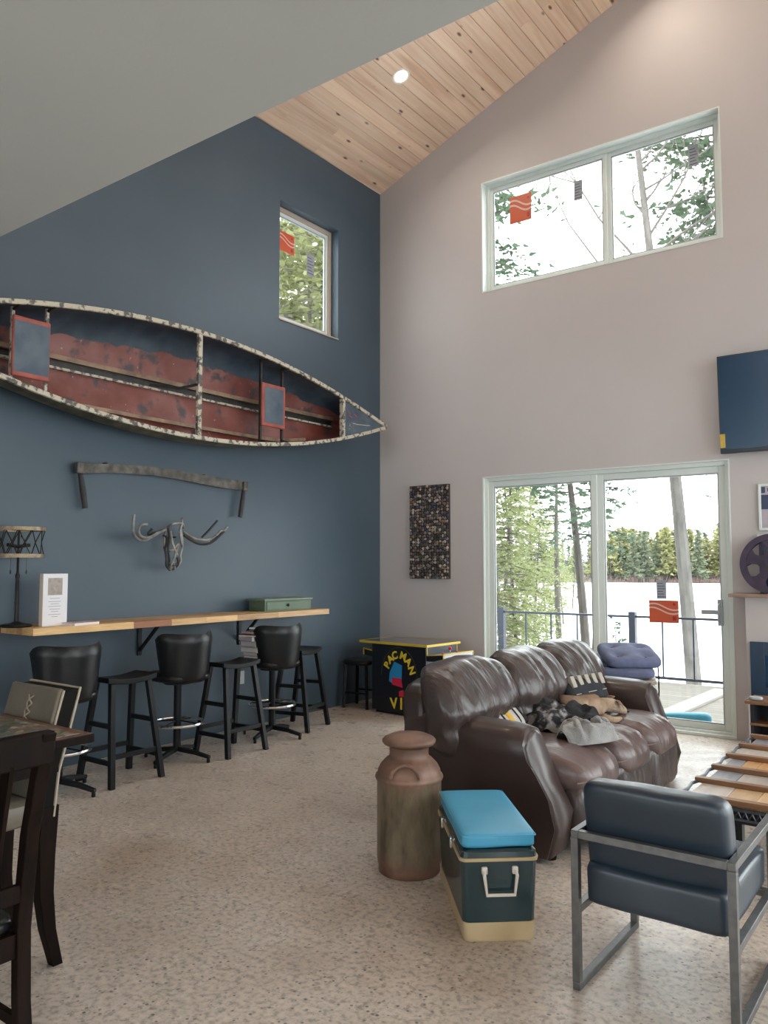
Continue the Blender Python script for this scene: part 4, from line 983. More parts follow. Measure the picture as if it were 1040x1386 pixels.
def crease(seed):
    def f(w, p):
        v = w.copy()
        k = noise.noise(Vector((w.y * 9 + seed, w.z * 2.5, seed)))
        r = 1 - abs(noise.noise(Vector((w.y * 13 + seed * 2 + w.z * 3, w.z * 3.0, seed))))
        v.x += 0.016 * k + (0.020 * (r ** 4) - 0.006) * (1 if p.x > -0.3 else 0.5)
        v.z += 0.012 * noise.noise(Vector((w.y * 6, seed, w.x * 6)))
        v.x += -0.20 * (w.z + 0.1) + 0.03 * cos(w.z * 9)
        # tuck near a third up
        v.x -= 0.035 * math.exp(-((w.z + 0.06) / 0.05) ** 2) * (1 if p.x > 0 else 0)
        return v
    return f
for i, y in enumerate((-0.695, 0.0, 0.695)):
    MB().puff((-0.15, y - (0.05 if i == 0 else 0), 0.685), (0.33, 0.80 if i == 0 else 0.715, 0.545), (2.6, 3.6, 3.0), 22, fn=crease(i * 3.7 + 1), seed=i).obj('back_cushion', LEAB, sofa, angle=80)
def seatf(seed):
    def f(w, p):
        v = w.copy()
        r = 1 - abs(noise.noise(Vector((w.y * 12 + seed, w.x * 3, seed))))
        v.z += 0.010 * noise.noise(Vector((w.x * 5, w.y * 5, seed))) + 0.010 * (r ** 4) * (0.4 + 0.6 * max(0, p.x))
        v.x += 0.014 * (r ** 4) * max(0, p.x)
        if p.x > 0: v.z -= 0.05 * p.x ** 4
        return v
    return f
for i, y in enumerate((-0.555, 0.0, 0.555)):
    sc = MB().puff((0.145, y, 0.385), (0.86, 0.57, 0.24), (3.6, 5.0, 2.8), 18, fn=seatf(i * 2.3 + 5)).obj('seat_cushion', LEAS, sofa, angle=80)
    MB().puff((0.475, y, 0.20), (0.17, 0.565, 0.32), (3.0, 6.0, 3.2), 12, fn=seatf(i * 1.9 + 9)).obj('front_panel', LEAB, sofa, angle=80)
    pts = [(0.565 - 0.05 * (abs(k / 10 - 1)) ** 6, y + (k / 10 - 1) * 0.265, 0.372 - 0.01 * abs(k / 10 - 1) ** 4) for k in range(21)]
    MB().tube(pts, 0.004, 5).obj('seam', SEAM, sc)
SEATZ = 0.50
# cushions lying on the sofa
NAVF = mat('dark_navy_fabric', (0.009, 0.011, 0.016), 0.8, 0, (0.016, 0.019, 0.026), 30)
CRF = mat('cream_fabric', (0.40, 0.36, 0.31), 0.8)
tp_ = at(802, 948, 'x', 3.42)
pl = thing('throw_pillow', 'dark navy throw pillow edged with pale blocks on the sofa', 'pillow', (3.43, tp_.y + 0.02, SEATZ - 0.025)); pl.rotation_euler = (0, radians(-26), radians(-14)); pl.scale = (1, 1.0, 0.95)
MB().puff((0, 0, 0.14), (0.13, 0.42, 0.33), (2.4, 3.6, 3.6), 12).obj('pillow_body', NAVF, pl, angle=80)
for k in range(5):
    MB().puff((0.014, -0.15 + 0.078 * k, 0.262), (0.094, 0.044, 0.085), 12, 5).obj('pale_block', CRF, pl)
MB().tube([(0.055, -0.17, 0.17), (0.064, 0.0, 0.175), (0.055, 0.17, 0.18)], 0.004, 5).obj('stripe', CRF, pl)
q_ = at(692, 968, 'x', 3.30)
sp2 = thing('striped_pillow', 'small white pillow with a yellow stripe beside the sofa arm', 'pillow', (3.33, q_.y - 0.04, SEATZ + 0.05)); sp2.rotation_euler = (radians(8), radians(-46), radians(-10))
MB().puff((0, 0, 0.11), (0.09, 0.34, 0.26), (2.4, 4, 4), 8).obj('pillow_body', mat('off_white_fabric', (0.50, 0.46, 0.42), 0.8, 0, (0.42, 0.39, 0.36), 20), sp2, angle=80)
YF_ = mat('yellow_fabric', (0.62, 0.36, 0.03), 0.8)
for (y, w, m) in ((-0.12, 0.02, NAVF), (-0.055, 0.02, NAVF), (0.0, 0.06, YF_), (0.07, 0.018, NAVF), (0.12, 0.012, NAVF)):
    MB().puff((0.004, y, 0.11), (0.091, w, 0.245), (2.4, 6, 4), 5).obj('stripe', m, sp2, angle=80)

# ---------------------------------------------------------------- sleeping dog
def skin_obj(name, verts, edges, radii, root, m, parent=None, sub=2):
    me = bpy.data.meshes.new(name); me.from_pydata(verts, edges, []); me.materials.append(m)
    o = bpy.data.objects.new(name, me); COL.objects.link(o)
    if parent is not None: o.parent = parent
    o.modifiers.new('skin', 'SKIN').use_smooth_shade = True
    if not me.skin_vertices:
        bm = bmesh.new(); bm.from_mesh(me); bm.verts.layers.skin.verify(); bm.to_mesh(me); bm.free()
    for i, sv in enumerate(me.skin_vertices[0].data):
        r = radii[i]; sv.radius = r if isinstance(r, tuple) else (r, r); sv.use_root = (i == root)
    s = o.modifiers.new('sub', 'SUBSURF'); s.levels = sub; s.render_levels = sub
    return o
def fur_mat():
    m = mat('tan_fur', (0.24, 0.145, 0.085), 0.85, 0, (0.42, 0.31, 0.23), 7, 0.7, 90, detail=9, ramp=(0.38, 0.62)); return m
FUR = fur_mat()
dgp = at(806, 962, 'z', SEATZ + 0.05)
dog = thing('dog', 'tan dog curled up asleep on the sofa among blankets', 'dog', (dgp.x - 0.03, dgp.y, SEATZ - 0.03), radians(-12)); dog.scale = (0.84, 0.84, 0.80)
V = [(0.00, -0.24, 0.10), (-0.05, -0.14, 0.115), (-0.06, -0.03, 0.12), (-0.035, 0.05, 0.115), (0.01, 0.125, 0.125),            # spine 0-4
     (0.04, 0.18, 0.13), (0.065, 0.235, 0.115), (0.095, 0.30, 0.075), (0.105, 0.335, 0.058),                                   # head 5-8
     (0.09, -0.22, 0.07), (0.16, -0.13, 0.045), (0.12, -0.06, 0.035), (0.17, 0.0, 0.03),                                       # hind leg
     (0.05, 0.05, 0.06), (0.13, 0.03, 0.04), (0.15, 0.11, 0.03), (0.15, 0.19, 0.03),                                           # fore leg
     (-0.02, -0.31, 0.06), (0.06, -0.37, 0.035), (0.15, -0.36, 0.025)]                                                          # tail
E_ = [(0, 1), (1, 2), (2, 3), (3, 4), (4, 5), (5, 6), (6, 7), (7, 8), (0, 9), (9, 10), (10, 11), (11, 12), (3, 13), (13, 14), (14, 15), (15, 16), (0, 17), (17, 18), (18, 19)]
R_ = [0.10, 0.115, 0.118, 0.108, 0.066, 0.066, 0.062, 0.036, 0.024, 0.07, 0.042, 0.026, 0.024, 0.06, 0.038, 0.026, 0.024, 0.03, 0.018, 0.010]
skin_obj('body', V, E_, R_, 2, FUR, dog)
EARM = mat('brown_ear_fur', (0.16, 0.085, 0.045), 0.85, 0, (0.26, 0.16, 0.09), 12, 0.5, 80)
def ear(base, tip, w, name='ear'):
    b_, t_ = Vector(base), Vector(tip); d = t_ - b_; side = d.cross(Vector((0, 0, 1))).normalized()
    rings = []
    for k, (u, ww, th) in enumerate(((0, 0.8, 0.008), (0.35, 1.0, 0.009), (0.7, 0.7, 0.008), (1.0, 0.15, 0.005))):
        c = b_ + d * u + Vector((0, 0, 0.018 * sin(u * pi)))
        rings.append([c + side * ww * w * cos(a) + Vector((0, 0, 1)) * th * sin(a) for a in [i * pi / 4 for i in range(8)]])
    return MB().loft(rings).obj(name, EARM, dog, angle=80)
ear((0.03, 0.225, 0.175), (0.005, 0.31, 0.165), 0.032); ear((0.10, 0.205, 0.165), (0.155, 0.225, 0.105), 0.032)
MB().puff((0.109, 0.360, 0.060), (0.022, 0.018, 0.018), 2, 3).obj('nose', mat('dog_nose', (0.012, 0.010, 0.010), 0.35), dog)
for p in ((0.122, 0.262, 0.125), (0.055, 0.285, 0.13)):
    MB().puff(p, (0.018, 0.012, 0.006), 2, 3).obj('closed_eye', MATS['dog_nose'], dog)

# ---------------------------------------------------------------- blankets
def heap(name, label, c, size, h, m, seed, rz=0.0, fr=7.0, sharp=3.0, ridge=0.05, folds=0):
    t = tag(bpy.data.objects.new(name, None), label, 'blanket'); COL.objects.link(t); t.location = c; t.rotation_euler = (0, 0, rz)
    sx, sy = size
    def f(u, v):
        a, b = (u - 0.5) * 2, (v - 0.5) * 2
        n0 = noise.noise(Vector((a * 1.3 + seed, b * 1.3, seed)))
        r = min(1.0, sqrt(a * a + b * b) / (1.0 + 0.25 * n0)); dome = max(0.0, 1 - r ** sharp)
        w1 = noise.noise(Vector((a * 0.9, b * 0.9, seed + 9)))
        rd = 1 - abs(noise.noise(Vector((a * 1.1 + w1 + seed, b * 2.0 + w1 * 1.4, seed * 0.3)))) * 2
        rd2 = 1 - abs(noise.noise(Vector((a * 2.2 + seed, b * 1.6 + w1, seed + 4)))) * 2
        sm = lambda q: max(0, q) ** 2 * (3 - 2 * max(0, q))
        z = h * dome * (0.62 + 0.38 * n0) + ridge * (sm(rd) + 0.35 * sm(rd2)) * min(1, dome * 2.2 + 0.06) + 0.008
        k = 1.0 / max(1.0, sqrt(a * a + b * b) ** 0.55)
        return (a * sx / 2 * k, b * sy / 2 * k, z)
    mb = MB().grid(f, 46, 46)
    rgf = random.Random(int(seed * 10))
    for k in range(folds):                    # rolled folds lying on the heap
        a0 = rgf.uniform(-0.6, 0.6); b0 = -0.75 + 1.5 * (k + 0.5) / folds; pts = []; rr = []
        for i in range(13):
            u = i / 12; a = -0.75 + 1.5 * u; b = b0 + 0.22 * sin(u * 4 + a0 * 3) + 0.1 * a0 * a
            p = f(0.5 + a / 2 * 0.8, 0.5 + max(-1, min(1, b)) / 2 * 0.8); pts.append((p[0], p[1], p[2] + 0.004)); rr.append(0.004 + 0.020 * sin(pi * u) ** 0.6)
        mb.tube(pts, rr, 10)
    o = mb.obj('cloth', m, t, angle=180)
    sb = o.modifiers.new('sub', 'SUBSURF'); sb.levels = 1; sb.render_levels = 1
    return t
GREYB = mat('grey_fleece', (0.22, 0.215, 0.215), 0.9, 0, (0.32, 0.315, 0.31), 12, 0.5, 120, sheen=0.3)
SALT = mat('black_white_fleece', (0.022, 0.022, 0.026), 0.9, 0, (0.30, 0.29, 0.30), 16, 0.7, 70, detail=8, ramp=(0.52, 0.62))
BLKF = mat('black_fleece', (0.014, 0.014, 0.018), 0.9, 0, (0.03, 0.03, 0.035), 20, 0.5, 80)
p = at(752, 972, 'z', SEATZ + 0.06); heap('speckled_blanket', 'black and white speckled fleece blanket bunched beside the dog', (p.x - 0.06, p.y, SEATZ - 0.01), (0.36, 0.36), 0.155, SALT, 2.3, 0.4, ridge=0.04)
p = at(786, 975, 'z', SEATZ + 0.05); heap('black_blanket', 'small black fleece blanket bunched against the sleeping dog', (p.x, p.y, SEATZ - 0.01), (0.26, 0.30), 0.15, BLKF, 5.1, -0.3, ridge=0.045)
p = at(798, 990, 'z', SEATZ + 0.03); heap('grey_blanket', 'light grey fleece blanket crumpled in folds in front of the dog', (p.x, p.y - 0.03, SEATZ - 0.012), (0.30, 0.42), 0.075, GREYB, 8.4, -0.35, ridge=0.05, folds=5)

# ================================================================== MILK CAN
def can_mat():
    m = bpy.data.materials.new('rusty_milk_can'); m.use_nodes = True
    nt = m.node_tree; N = nt.nodes; L = nt.links; b = N['Principled BSDF']; b.inputs['Roughness'].default_value = 0.5; b.inputs['Metallic'].default_value = 0.1
    tc = N.new('ShaderNodeTexCoord'); sx = N.new('ShaderNodeSeparateXYZ'); L.new(tc.outputs['Object'], sx.inputs[0])
    mp = N.new('ShaderNodeMapping'); mp.inputs['Scale'].default_value = (6, 6, 1.6); L.new(tc.outputs['Object'], mp.inputs['Vector'])
    n = N.new('ShaderNodeTexNoise'); n.inputs['Scale'].default_value = 1.9; n.inputs['Detail'].default_value = 9; n.inputs['Roughness'].default_value = 0.65; L.new(mp.outputs[0], n.inputs['Vector'])
    r = N.new('ShaderNodeValToRGB'); e = r.color_ramp.elements; e[0].position = 0.33; e[0].color = (0.060, 0.046, 0.030, 1); e[1].position = 0.72; e[1].color = (0.26, 0.215, 0.145, 1); x = e.new(0.5); x.color = (0.165, 0.125, 0.08, 1)
    L.new(n.outputs['Fac'], r.inputs['Fac'])
    # rust: shoulder, lid and foot rim
    n2 = N.new('ShaderNodeTexNoise'); n2.inputs['Scale'].default_value = 7; n2.inputs['Detail'].default_value = 7; L.new(tc.outputs['Object'], n2.inputs['Vector'])
    ma = N.new('ShaderNodeMath'); ma.operation = 'MULTIPLY_ADD'; ma.inputs[1].default_value = 0.22; L.new(n2.outputs['Fac'], ma.inputs[0]); L.new(sx.outputs['Z'], ma.inputs[2])
    rr = N.new('ShaderNodeValToRGB'); e = rr.color_ramp.elements
    for p_, c_ in ((0.14, 1), (0.23, 0), (0.50, 0.0), (0.60, 0.85)):
        if p_ == 0.14: e[0].position = p_; e[0].color = (c_, c_, c_, 1)
        elif p_ == 0.23: e[1].position = p_; e[1].color = (0, 0, 0, 1)
        else: k = e.new(p_); k.color = (c_, c_, c_, 1)
    L.new(ma.outputs[0], rr.inputs['Fac'])
    ru = N.new('ShaderNodeValToRGB'); e = ru.color_ramp.elements; e[0].position = 0.35; e[0].color = (0.12, 0.055, 0.038, 1); e[1].position = 0.7; e[1].color = (0.29, 0.16, 0.115, 1); L.new(n2.outputs['Fac'], ru.inputs['Fac'])
    mx = N.new('ShaderNodeMixRGB'); L.new(rr.outputs[0], mx.inputs[0]); L.new(r.outputs[0], mx.inputs[1]); L.new(ru.outputs[0], mx.inputs[2]); L.new(mx.outputs[0], b.inputs['Base Color'])
    return m
CANM = can_mat()
mc = thing('milk_can', 'rusty old metal milk can with a mushroom lid beside the sofa', 'milk can', (3.21, -4.06, 0))
MB().lathe([(0.148, 0.0), (0.152, 0.004), (0.152, 0.03), (0.158, 0.05), (0.160, 0.07), (0.160, 0.435), (0.166, 0.444), (0.170, 0.455), (0.166, 0.466), (0.158, 0.472), (0.155, 0.49), (0.142, 0.515), (0.118, 0.540), (0.100, 0.553), (0.097, 0.565), (0.098, 0.60), (0.104, 0.612)], 48).obj('body', CANM, mc, angle=50)
lid = MB().lathe([(0.098, 0.600), (0.102, 0.608), (0.126, 0.613), (0.133, 0.622), (0.134, 0.632), (0.126, 0.642), (0.09, 0.658), (0.05, 0.666), (0.001, 0.667)], 48).obj('lid', CANM, mc, angle=50)
for a in (radians(-62), radians(118)):
    c, s = cos(a), sin(a); tv = Vector((-s, c, 0)); nv = Vector((c, s, 0))
    P = [nv * r + tv * w + Vector((0, 0, z)) for r, w, z in ((0.153, -0.072, 0.478), (0.160, -0.065, 0.505), (0.152, -0.035, 0.532), (0.147, 0, 0.540), (0.152, 0.035, 0.532), (0.160, 0.065, 0.505), (0.153, 0.072, 0.478))]
    MB().tube(P, 0.010, 8).obj('handle', CANM, mc)

# ================================================================== COOLER WITH BLUE PAD
TEAL = mat('dark_teal_enamel', (0.010, 0.030, 0.036), 0.25, 0, (0.014, 0.036, 0.042), 4, coat=0.3); CRM = mat('cream_plastic', (0.52, 0.40, 0.24), 0.45, 0, (0.45, 0.33, 0.19), 6)
BLUE = mat('blue_vinyl_pad', (0.060, 0.320, 0.510), 0.40, 0, (0.068, 0.34, 0.54), 6, 0.05, 20)
WPL = mat('white_plastic_handle', (0.66, 0.60, 0.54), 0.4)
ck = thing('cooler', 'dark teal vintage cooler chest with cream base and white side handle', 'cooler', ((3.83 + 4.067 + 3.387 + 3.62) / 4 , (-4.568 - 4.377 - 4.081 - 3.89) / 4, 0), radians(40.5))
cw, cl = 0.300, 0.64
def rrect(hx, hy, r, z, n=5):
    out = []
    for (sx, sy, a0) in ((1, 1, 0), (-1, 1, pi / 2), (-1, -1, pi), (1, -1, 3 * pi / 2)):
        for k in range(n + 1):
            a = a0 + k * pi / 2 / n; out.append((sx * (hx - r) + r * cos(a), sy * (hy - r) + r * sin(a), z))
    return out
MB().loft([rrect(cw / 2 - 0.012, cl / 2 - 0.012, 0.025, 0), rrect(cw / 2 - 0.004, cl / 2 - 0.004, 0.03, 0.012), rrect(cw / 2, cl / 2, 0.03, 0.078)]).obj('base', CRM, ck)
MB().loft([rrect(cw / 2 - 0.003, cl / 2 - 0.003, 0.03, 0.078), rrect(cw / 2 + 0.006, cl / 2 + 0.006, 0.03, 0.318)]).obj('body', TEAL, ck)
MB().loft([rrect(cw / 2 + 0.011, cl / 2 + 0.011, 0.03, 0.318), rrect(cw / 2 + 0.012, cl / 2 + 0.012, 0.03, 0.331)]).obj('rim', CRM, ck)
MB().loft([rrect(cw / 2 + 0.006, cl / 2 + 0.006, 0.03, 0.331), rrect(cw / 2 + 0.004, cl / 2 + 0.004, 0.03, 0.352), rrect(cw / 2 - 0.008, cl / 2 - 0.008, 0.03, 0.362)]).obj('lid', TEAL, ck)
hd = MB(); yb = -cl / 2 - 0.006
hd.tube([(-0.062, yb - 0.006, 0.285), (-0.066, yb - 0.022, 0.27), (-0.056, yb - 0.024, 0.195), (0.056, yb - 0.024, 0.195), (0.066, yb - 0.022, 0.27), (0.062, yb - 0.006, 0.285)], 0.0075, 8)
ho = hd.obj('handle', WPL, ck)
for s in (-1, 1): MB().b2((s * 0.062 - 0.012, yb - 0.012, 0.268), (s * 0.062 + 0.012, yb + 0.006, 0.298)).obj('handle_mount', WPL, ho, bevel=0.005)
for y in (-0.10, 0.16): MB().b2((-cw / 2 - 0.018, y - 0.018, 0.30), (-cw / 2 - 0.004, y + 0.018, 0.345)).obj('latch', CHROME, ck, bevel=0.003)
pad = thing('seat_pad', 'bright blue vinyl pad lying on the cooler lid', 'pad', (ck.location.x, ck.location.y, 0.362), radians(40.5))
MB().puff((0.0, 0.0, 0.032), (cw + 0.005, cl + 0.0, 0.064), (14, 18, 5), 14, amp=0.004, fr=6).obj('pad_body', BLUE, pad, angle=40)
MB().tube([(x, y, 0.052) for x, y, z in rrect(cw / 2 + 0.001, cl / 2 - 0.001, 0.012, 0)], 0.003, 5, closed=True).obj('piping', BLUE, pad)

# ================================================================== METAL-FRAME ARMCHAIR
SLATE = leather('slate_leather', (0.017, 0.029, 0.045), (0.024, 0.038, 0.056), 0.40, (1, 1, 1), 8, 0.12)
STEEL = mat('brushed_grey_steel', (0.13, 0.13, 0.132), 0.40, 0.8, (0.17, 0.17, 0.17), 30)
ac = thing('metal_frame_armchair', 'slate leather armchair on a square grey steel frame', 'armchair', (4.587, -4.32, 0))
b_ = 0.027; hx, hy, zt = 0.265, 0.298, 0.553
for s in (-1, 1):
    for y in (-hy, hy): MB().b2((s * hx - b_ / 2, y - b_ / 2, b_), (s * hx + b_ / 2, y + b_ / 2, zt - b_)).obj('leg', STEEL, ac)
    MB().b2((s * hx - b_ / 2, -hy - b_ / 2, zt - b_), (s * hx + b_ / 2, hy + b_ / 2, zt)).obj('arm_rail', STEEL, ac, bevel=0.002)
    MB().b2((s * hx - b_ / 2, -hy - b_ / 2, 0), (s * hx + b_ / 2, hy + b_ / 2, b_)).obj('floor_rail', STEEL, ac, bevel=0.002)
    MB().b2((s * hx - b_ / 2, -hy + b_ / 2, 0.262), (s * hx + b_ / 2, hy - b_ / 2, 0.262 + b_)).obj('seat_rail', STEEL, ac, bevel=0.002)
MB().b2((-hx + b_ / 2, -hy - b_ / 2, zt - b_), (hx - b_ / 2, -hy + b_ / 2, zt)).obj('back_rail', STEEL, ac, bevel=0.002)
for y in (-0.16, 0.26): MB().b2((-hx + b_ / 2, y - b_ / 2, 0.262), (hx - b_ / 2, y + b_ / 2, 0.262 + b_)).obj('seat_support', STEEL, ac, bevel=0.002)
MB().puff((0, 0.025, 0.362), (0.49, 0.60, 0.145), (18, 18, 9), 14, amp=0.006, fr=5).obj('seat_cushion', SLATE, ac, angle=60)
def backf(w, p):
    v = w.copy(); v.y -= 0.20 * w.z; v.z += 0.006 * noise.noise(w * 6); v.y += 0.012 * (1 - p.x ** 2) * (1 if p.y < 0 else -1) * -0.4
    return v
MB().puff((0, -0.195, 0.535), (0.50, 0.13, 0.385), (12, 4.5, 9), 16, fn=backf).obj('back_cushion', SLATE, ac, angle=60)

# ================================================================== COFFEE TABLE OF OLD CONVEYOR BOARDS
OAK = wood('brown_slat', (0.26, 0.125, 0.055), (0.18, 0.085, 0.04), (5, 50, 50), 0.45, 0.15)
TILE = [wood('tile_%d' % i, a, b2_, (30, 6, 30), 0.4, 0.15) for i, (a, b2_) in enumerate((((0.62, 0.34, 0.13), (0.50, 0.26, 0.10)), ((0.66, 0.46, 0.27), (0.56, 0.36, 0.19)), ((0.20, 0.20, 0.23), (0.27, 0.27, 0.30)), ((0.52, 0.46, 0.40), (0.42, 0.38, 0.34))))]
ct = thing('coffee_table', 'low coffee table of orange and grey wood pieces crossed by brown slats', 'coffee table', (4.345, -3.42, 0))
CTZ, CTW, CTL, NR = 0.40, 0.78, 1.58, 6
sp_y = CTL / (NR - 1); rt_ = random.Random(21)
for k in range(NR):
    MB().b2((-0.015, k * sp_y - 0.022, CTZ), (CTW + 0.015, k * sp_y + 0.022, CTZ + 0.026)).obj('slat', OAK, ct, bevel=0.003)
for k in range(NR - 1):
    x = 0.02; seq = rt_.choice(([2, 3, 1, 2, 0, 0, 3], [3, 1, 1, 2, 0, 2, 1], [2, 0, 0, 2, 0, 1, 3], [3, 0, 2, 0, 2, 0, 0])); j = 0
    while x < CTW - 0.01:
        w = min(rt_.choice((0.08, 0.10, 0.13, 0.16)), CTW - x)
        MB().b2((x + 0.001, k * sp_y + 0.002, CTZ - 0.022), (x + w - 0.001, (k + 1) * sp_y - 0.002, CTZ + rt_.uniform(0, 0.003))).obj('plank', TILE[seq[j % len(seq)]], ct, bevel=0.002, seg=1); x += w; j += 1
fr_ = MB(); rect_ring(fr_, lambda u, v, d: (u, v, d), (0.02, CTW, -0.02, CTL + 0.02), 0.03, CTZ - 0.075, CTZ - 0.022); fr_.obj('frame', BLACKM, ct)
CHAINM = mat('grey_chain_steel', (0.09, 0.095, 0.11), 0.4, 0.8)
for xs in (0, CTW):
    for k in range(NR - 1):
        y0, y1 = k * sp_y, (k + 1) * sp_y; sgn = -1 if xs == 0 else 1; x_ = xs
        MB().tube([(x_ + sgn * 0.0, y0, CTZ + 0.006), (x_ + sgn * 0.018, y0 + 0.06, CTZ + 0.004), (x_ + sgn * 0.012, (y0 + y1) / 2, CTZ - 0.002), (x_ + sgn * 0.018, y1 - 0.06, CTZ + 0.004), (x_, y1, CTZ + 0.006)], 0.009, 6).obj('edge_link', CHAINM, ct)
ms = MB()
for k in range(26): ms.tube([(0.02 + k * 0.03, -0.025, CTZ - 0.02), (0.035 + k * 0.03, -0.025, CTZ - 0.05)], 0.004, 4); ms.tube([(0.05 + k * 0.03, -0.025, CTZ - 0.02), (0.035 + k * 0.03, -0.025, CTZ - 0.05)], 0.004, 4)
ms.bar((0.02, -0.025, CTZ - 0.012), (0.8, -0.025, CTZ - 0.012), 0.01, 0.014); ms.bar((0.02, -0.025, CTZ - 0.055), (0.8, -0.025, CTZ - 0.055), 0.01, 0.010); ms.obj('mesh_apron', CHAINM, ct)
for x in (0.24, CTW - 0.06):
    for y in (0.05, CTL - 0.05): MB().b2((x - 0.025, y - 0.025, 0), (x + 0.025, y + 0.025, CTZ - 0.03)).obj('leg', BLACKM, ct)

# ================================================================== FIREPLACE WALL
MANT = wood('mantel_wood', (0.36, 0.24, 0.19), (0.28, 0.18, 0.14), (5, 40, 40), 0.5, 0.1)
CHX = at(1011, 880, 'y', -0.22).x
struct(MB().b2((CHX, -0.22, 0), (CHX + 1.5, 0.0, 1.235)).obj('wall_chimney_breast', GREIGE, smooth=False), 'greige fireplace breast')
mlx = at(985.5, 800, 'y', -0.30).x
man = tag(MB().b2((mlx, -0.30, 1.235), (CHX + 1.64, 0.0, 1.262)).obj('mantel_shelf', MANT, bevel=0.004), 'thin brown wooden mantel shelf over the fireplace', 'shelf')
FPB = mat('deep_blue_glass', (0.012, 0.040, 0.085), 0.12); FPD = mat('dark_blue_steel', (0.010, 0.032, 0.070), 0.35)
f0, f1 = at(1014, 868, 'y', -0.225), at(1017, 941, 'y', -0.225)
fp = thing('fireplace_insert', 'dark blue electric fireplace insert below the mantel', 'fireplace', (f0.x + 0.01, -0.22, f1.z))
H_ = f0.z - f1.z; Wf = 1.2
fr_ = MB(); rect_ring(fr_, lambda u, v, d: (u, d, v), (0, Wf, 0, H_), (0.11, 0.11, 0.07, 0.11), -0.022, -0.0005); fr_.obj('surround', FPD, fp, bevel=0.003)
MB().b2((0.11, -0.014, 0.07), (Wf - 0.11, -0.0005, H_ - 0.11)).obj('glass_front', FPB, fp, smooth=False)

# television
TVS = mat('television_blue_black', (0.008, 0.038, 0.085), 0.22, 0, (0.012, 0.050, 0.105), 1.6, spec=0.6); TVB = mat('television_bezel', (0.012, 0.02, 0.03), 0.35)
t0 = at(970, 484, 'y', -0.10); t1 = at(977, 614, 'y', -0.10)
tv = thing('television', 'wall television with a dark blue screen and yellow corner sticker', 'television', (t0.x + 0.735, -0.085, (t0.z + t1.z) / 2)); tv.rotation_euler = (radians(3.0), 0, 0)
tw, th = 1.45, t0.z - t1.z
MB().b2((-tw / 2, -0.03, -th / 2), (tw / 2, 0.02, th / 2)).obj('case', TVB, tv, bevel=0.004)
MB().b2((-tw / 2 + 0.012, -0.032, -th / 2 + 0.035), (tw / 2 - 0.012, -0.0302, th / 2 - 0.012)).obj('screen', TVS, tv, smooth=False)
MB().b2((-tw / 2 + 0.002, -0.0335, -th / 2 + 0.05), (-tw / 2 + 0.045, -0.0322, -th / 2 + 0.17)).obj('sticker', mat('yellow_sticker', (0.60, 0.42, 0.06), 0.5, 0, (0.45, 0.30, 0.05), 60), tv, smooth=False)
MB().b2((-0.2, 0.02, -0.15), (0.2, 0.075, 0.15)).obj('wall_mount', BLACKM, tv)

# picture, wheel and dark frame above the mantel
pp = at(1026, 655, 'y', -0.02); pq = at(1026, 718, 'y', -0.02)
pic = thing('wall_picture', 'white framed photograph hung above the mantel shelf', 'picture', (pp.x, -0.001, pq.z))
ph = pp.z - pq.z; pw = 0.62
fr_ = MB(); rect_ring(fr_, lambda u, v, d: (u, d, v), (0, pw, 0, ph), 0.022, -0.022, 0.0); fr_.obj('frame', VINYL, pic, bevel=0.003)
MB().b2((0.02, -0.012, 0.02), (pw - 0.02, -0.004, ph - 0.02)).obj('photo', mat('lilac_print', (0.36, 0.31, 0.37), 0.4, 0, (0.46, 0.41, 0.46), 8), pic, smooth=False)
MB().b2((0.022, -0.0135, ph * 0.45), (pw - 0.022, -0.0122, ph * 0.76)).obj('photo_dark_band', mat('dark_blue_print', (0.03, 0.045, 0.10), 0.4), pic, smooth=False)
ds = MB()
for k in range(12): ds.b2((0.025 + k * 0.048, -0.0135, ph * 0.80 + 0.012 * (k % 2)), (0.055 + k * 0.048, -0.0122, ph * 0.93 - 0.01 * (k % 3)))
ds.obj('photo_trees', MATS['dark_blue_print'], pic, smooth=False)
ledge = tag(MB().b2((pp.x - 0.012, -0.045, pq.z - 0.095), (pp.x + pw + 0.02, -0.001, pq.z - 0.035)).obj('picture_ledge', VINYL, bevel=0.003), 'narrow white ledge right below the framed photograph', 'shelf')
PLUM = mat('dark_plum_iron', (0.045, 0.034, 0.060), 0.45, 0.4, (0.07, 0.05, 0.08), 10)
wc = at(1046, 763, 'y', -0.12)
wr = wc.z - 1.262
whl = thing('iron_wheel', 'dark plum iron wheel with oval holes leaning on the mantel shelf', 'wheel', (wc.x, -0.12, 1.262 + wr)); whl.rotation_euler = (radians(-6), 0, radians(0))
def wheel_disc():
    bm = MB(); n = 72
    def P(r, a, d): return (r * cos(a), d, r * sin(a))
    # rim, hub and five webs between oval openings
    for (ra, rb, d) in ((0.80, 1.0, 0.022), (0.0001, 0.34, 0.026)):
        rings = [[P(wr * rr, 2 * pi * k / n, dd) for k in range(n)] for rr, dd in ((ra, d), (rb, d), (rb, -d), (ra, -d), (ra, d))]
        bm.loft(rings, False, False)
    for s in range(5):
        a = 2 * pi * s / 5 + 0.35
        rings = []
        for rr, w in ((0.28, 0.24), (0.45, 0.14), (0.62, 0.17), (0.84, 0.42)):
            c = Vector((cos(a), 0, sin(a))) * wr * rr; t_ = Vector((-sin(a), 0, cos(a))) * wr * w
            rings.append([c - t_ + Vector((0, -0.015, 0)), c + t_ + Vector((0, -0.015, 0)), c + t_ + Vector((0, 0.015, 0)), c - t_ + Vector((0, 0.015, 0))])
        bm.loft(rings)
    return bm
wheel_disc().obj('wheel_casting', PLUM, whl, angle=30)
hub = MB(); hub.tube([(0, -0.05, 0), (0, 0.05, 0)], 0.05, 20); hub.obj('hub', PLUM, whl)
dp0 = at(1028, 729, 'y', -0.03)
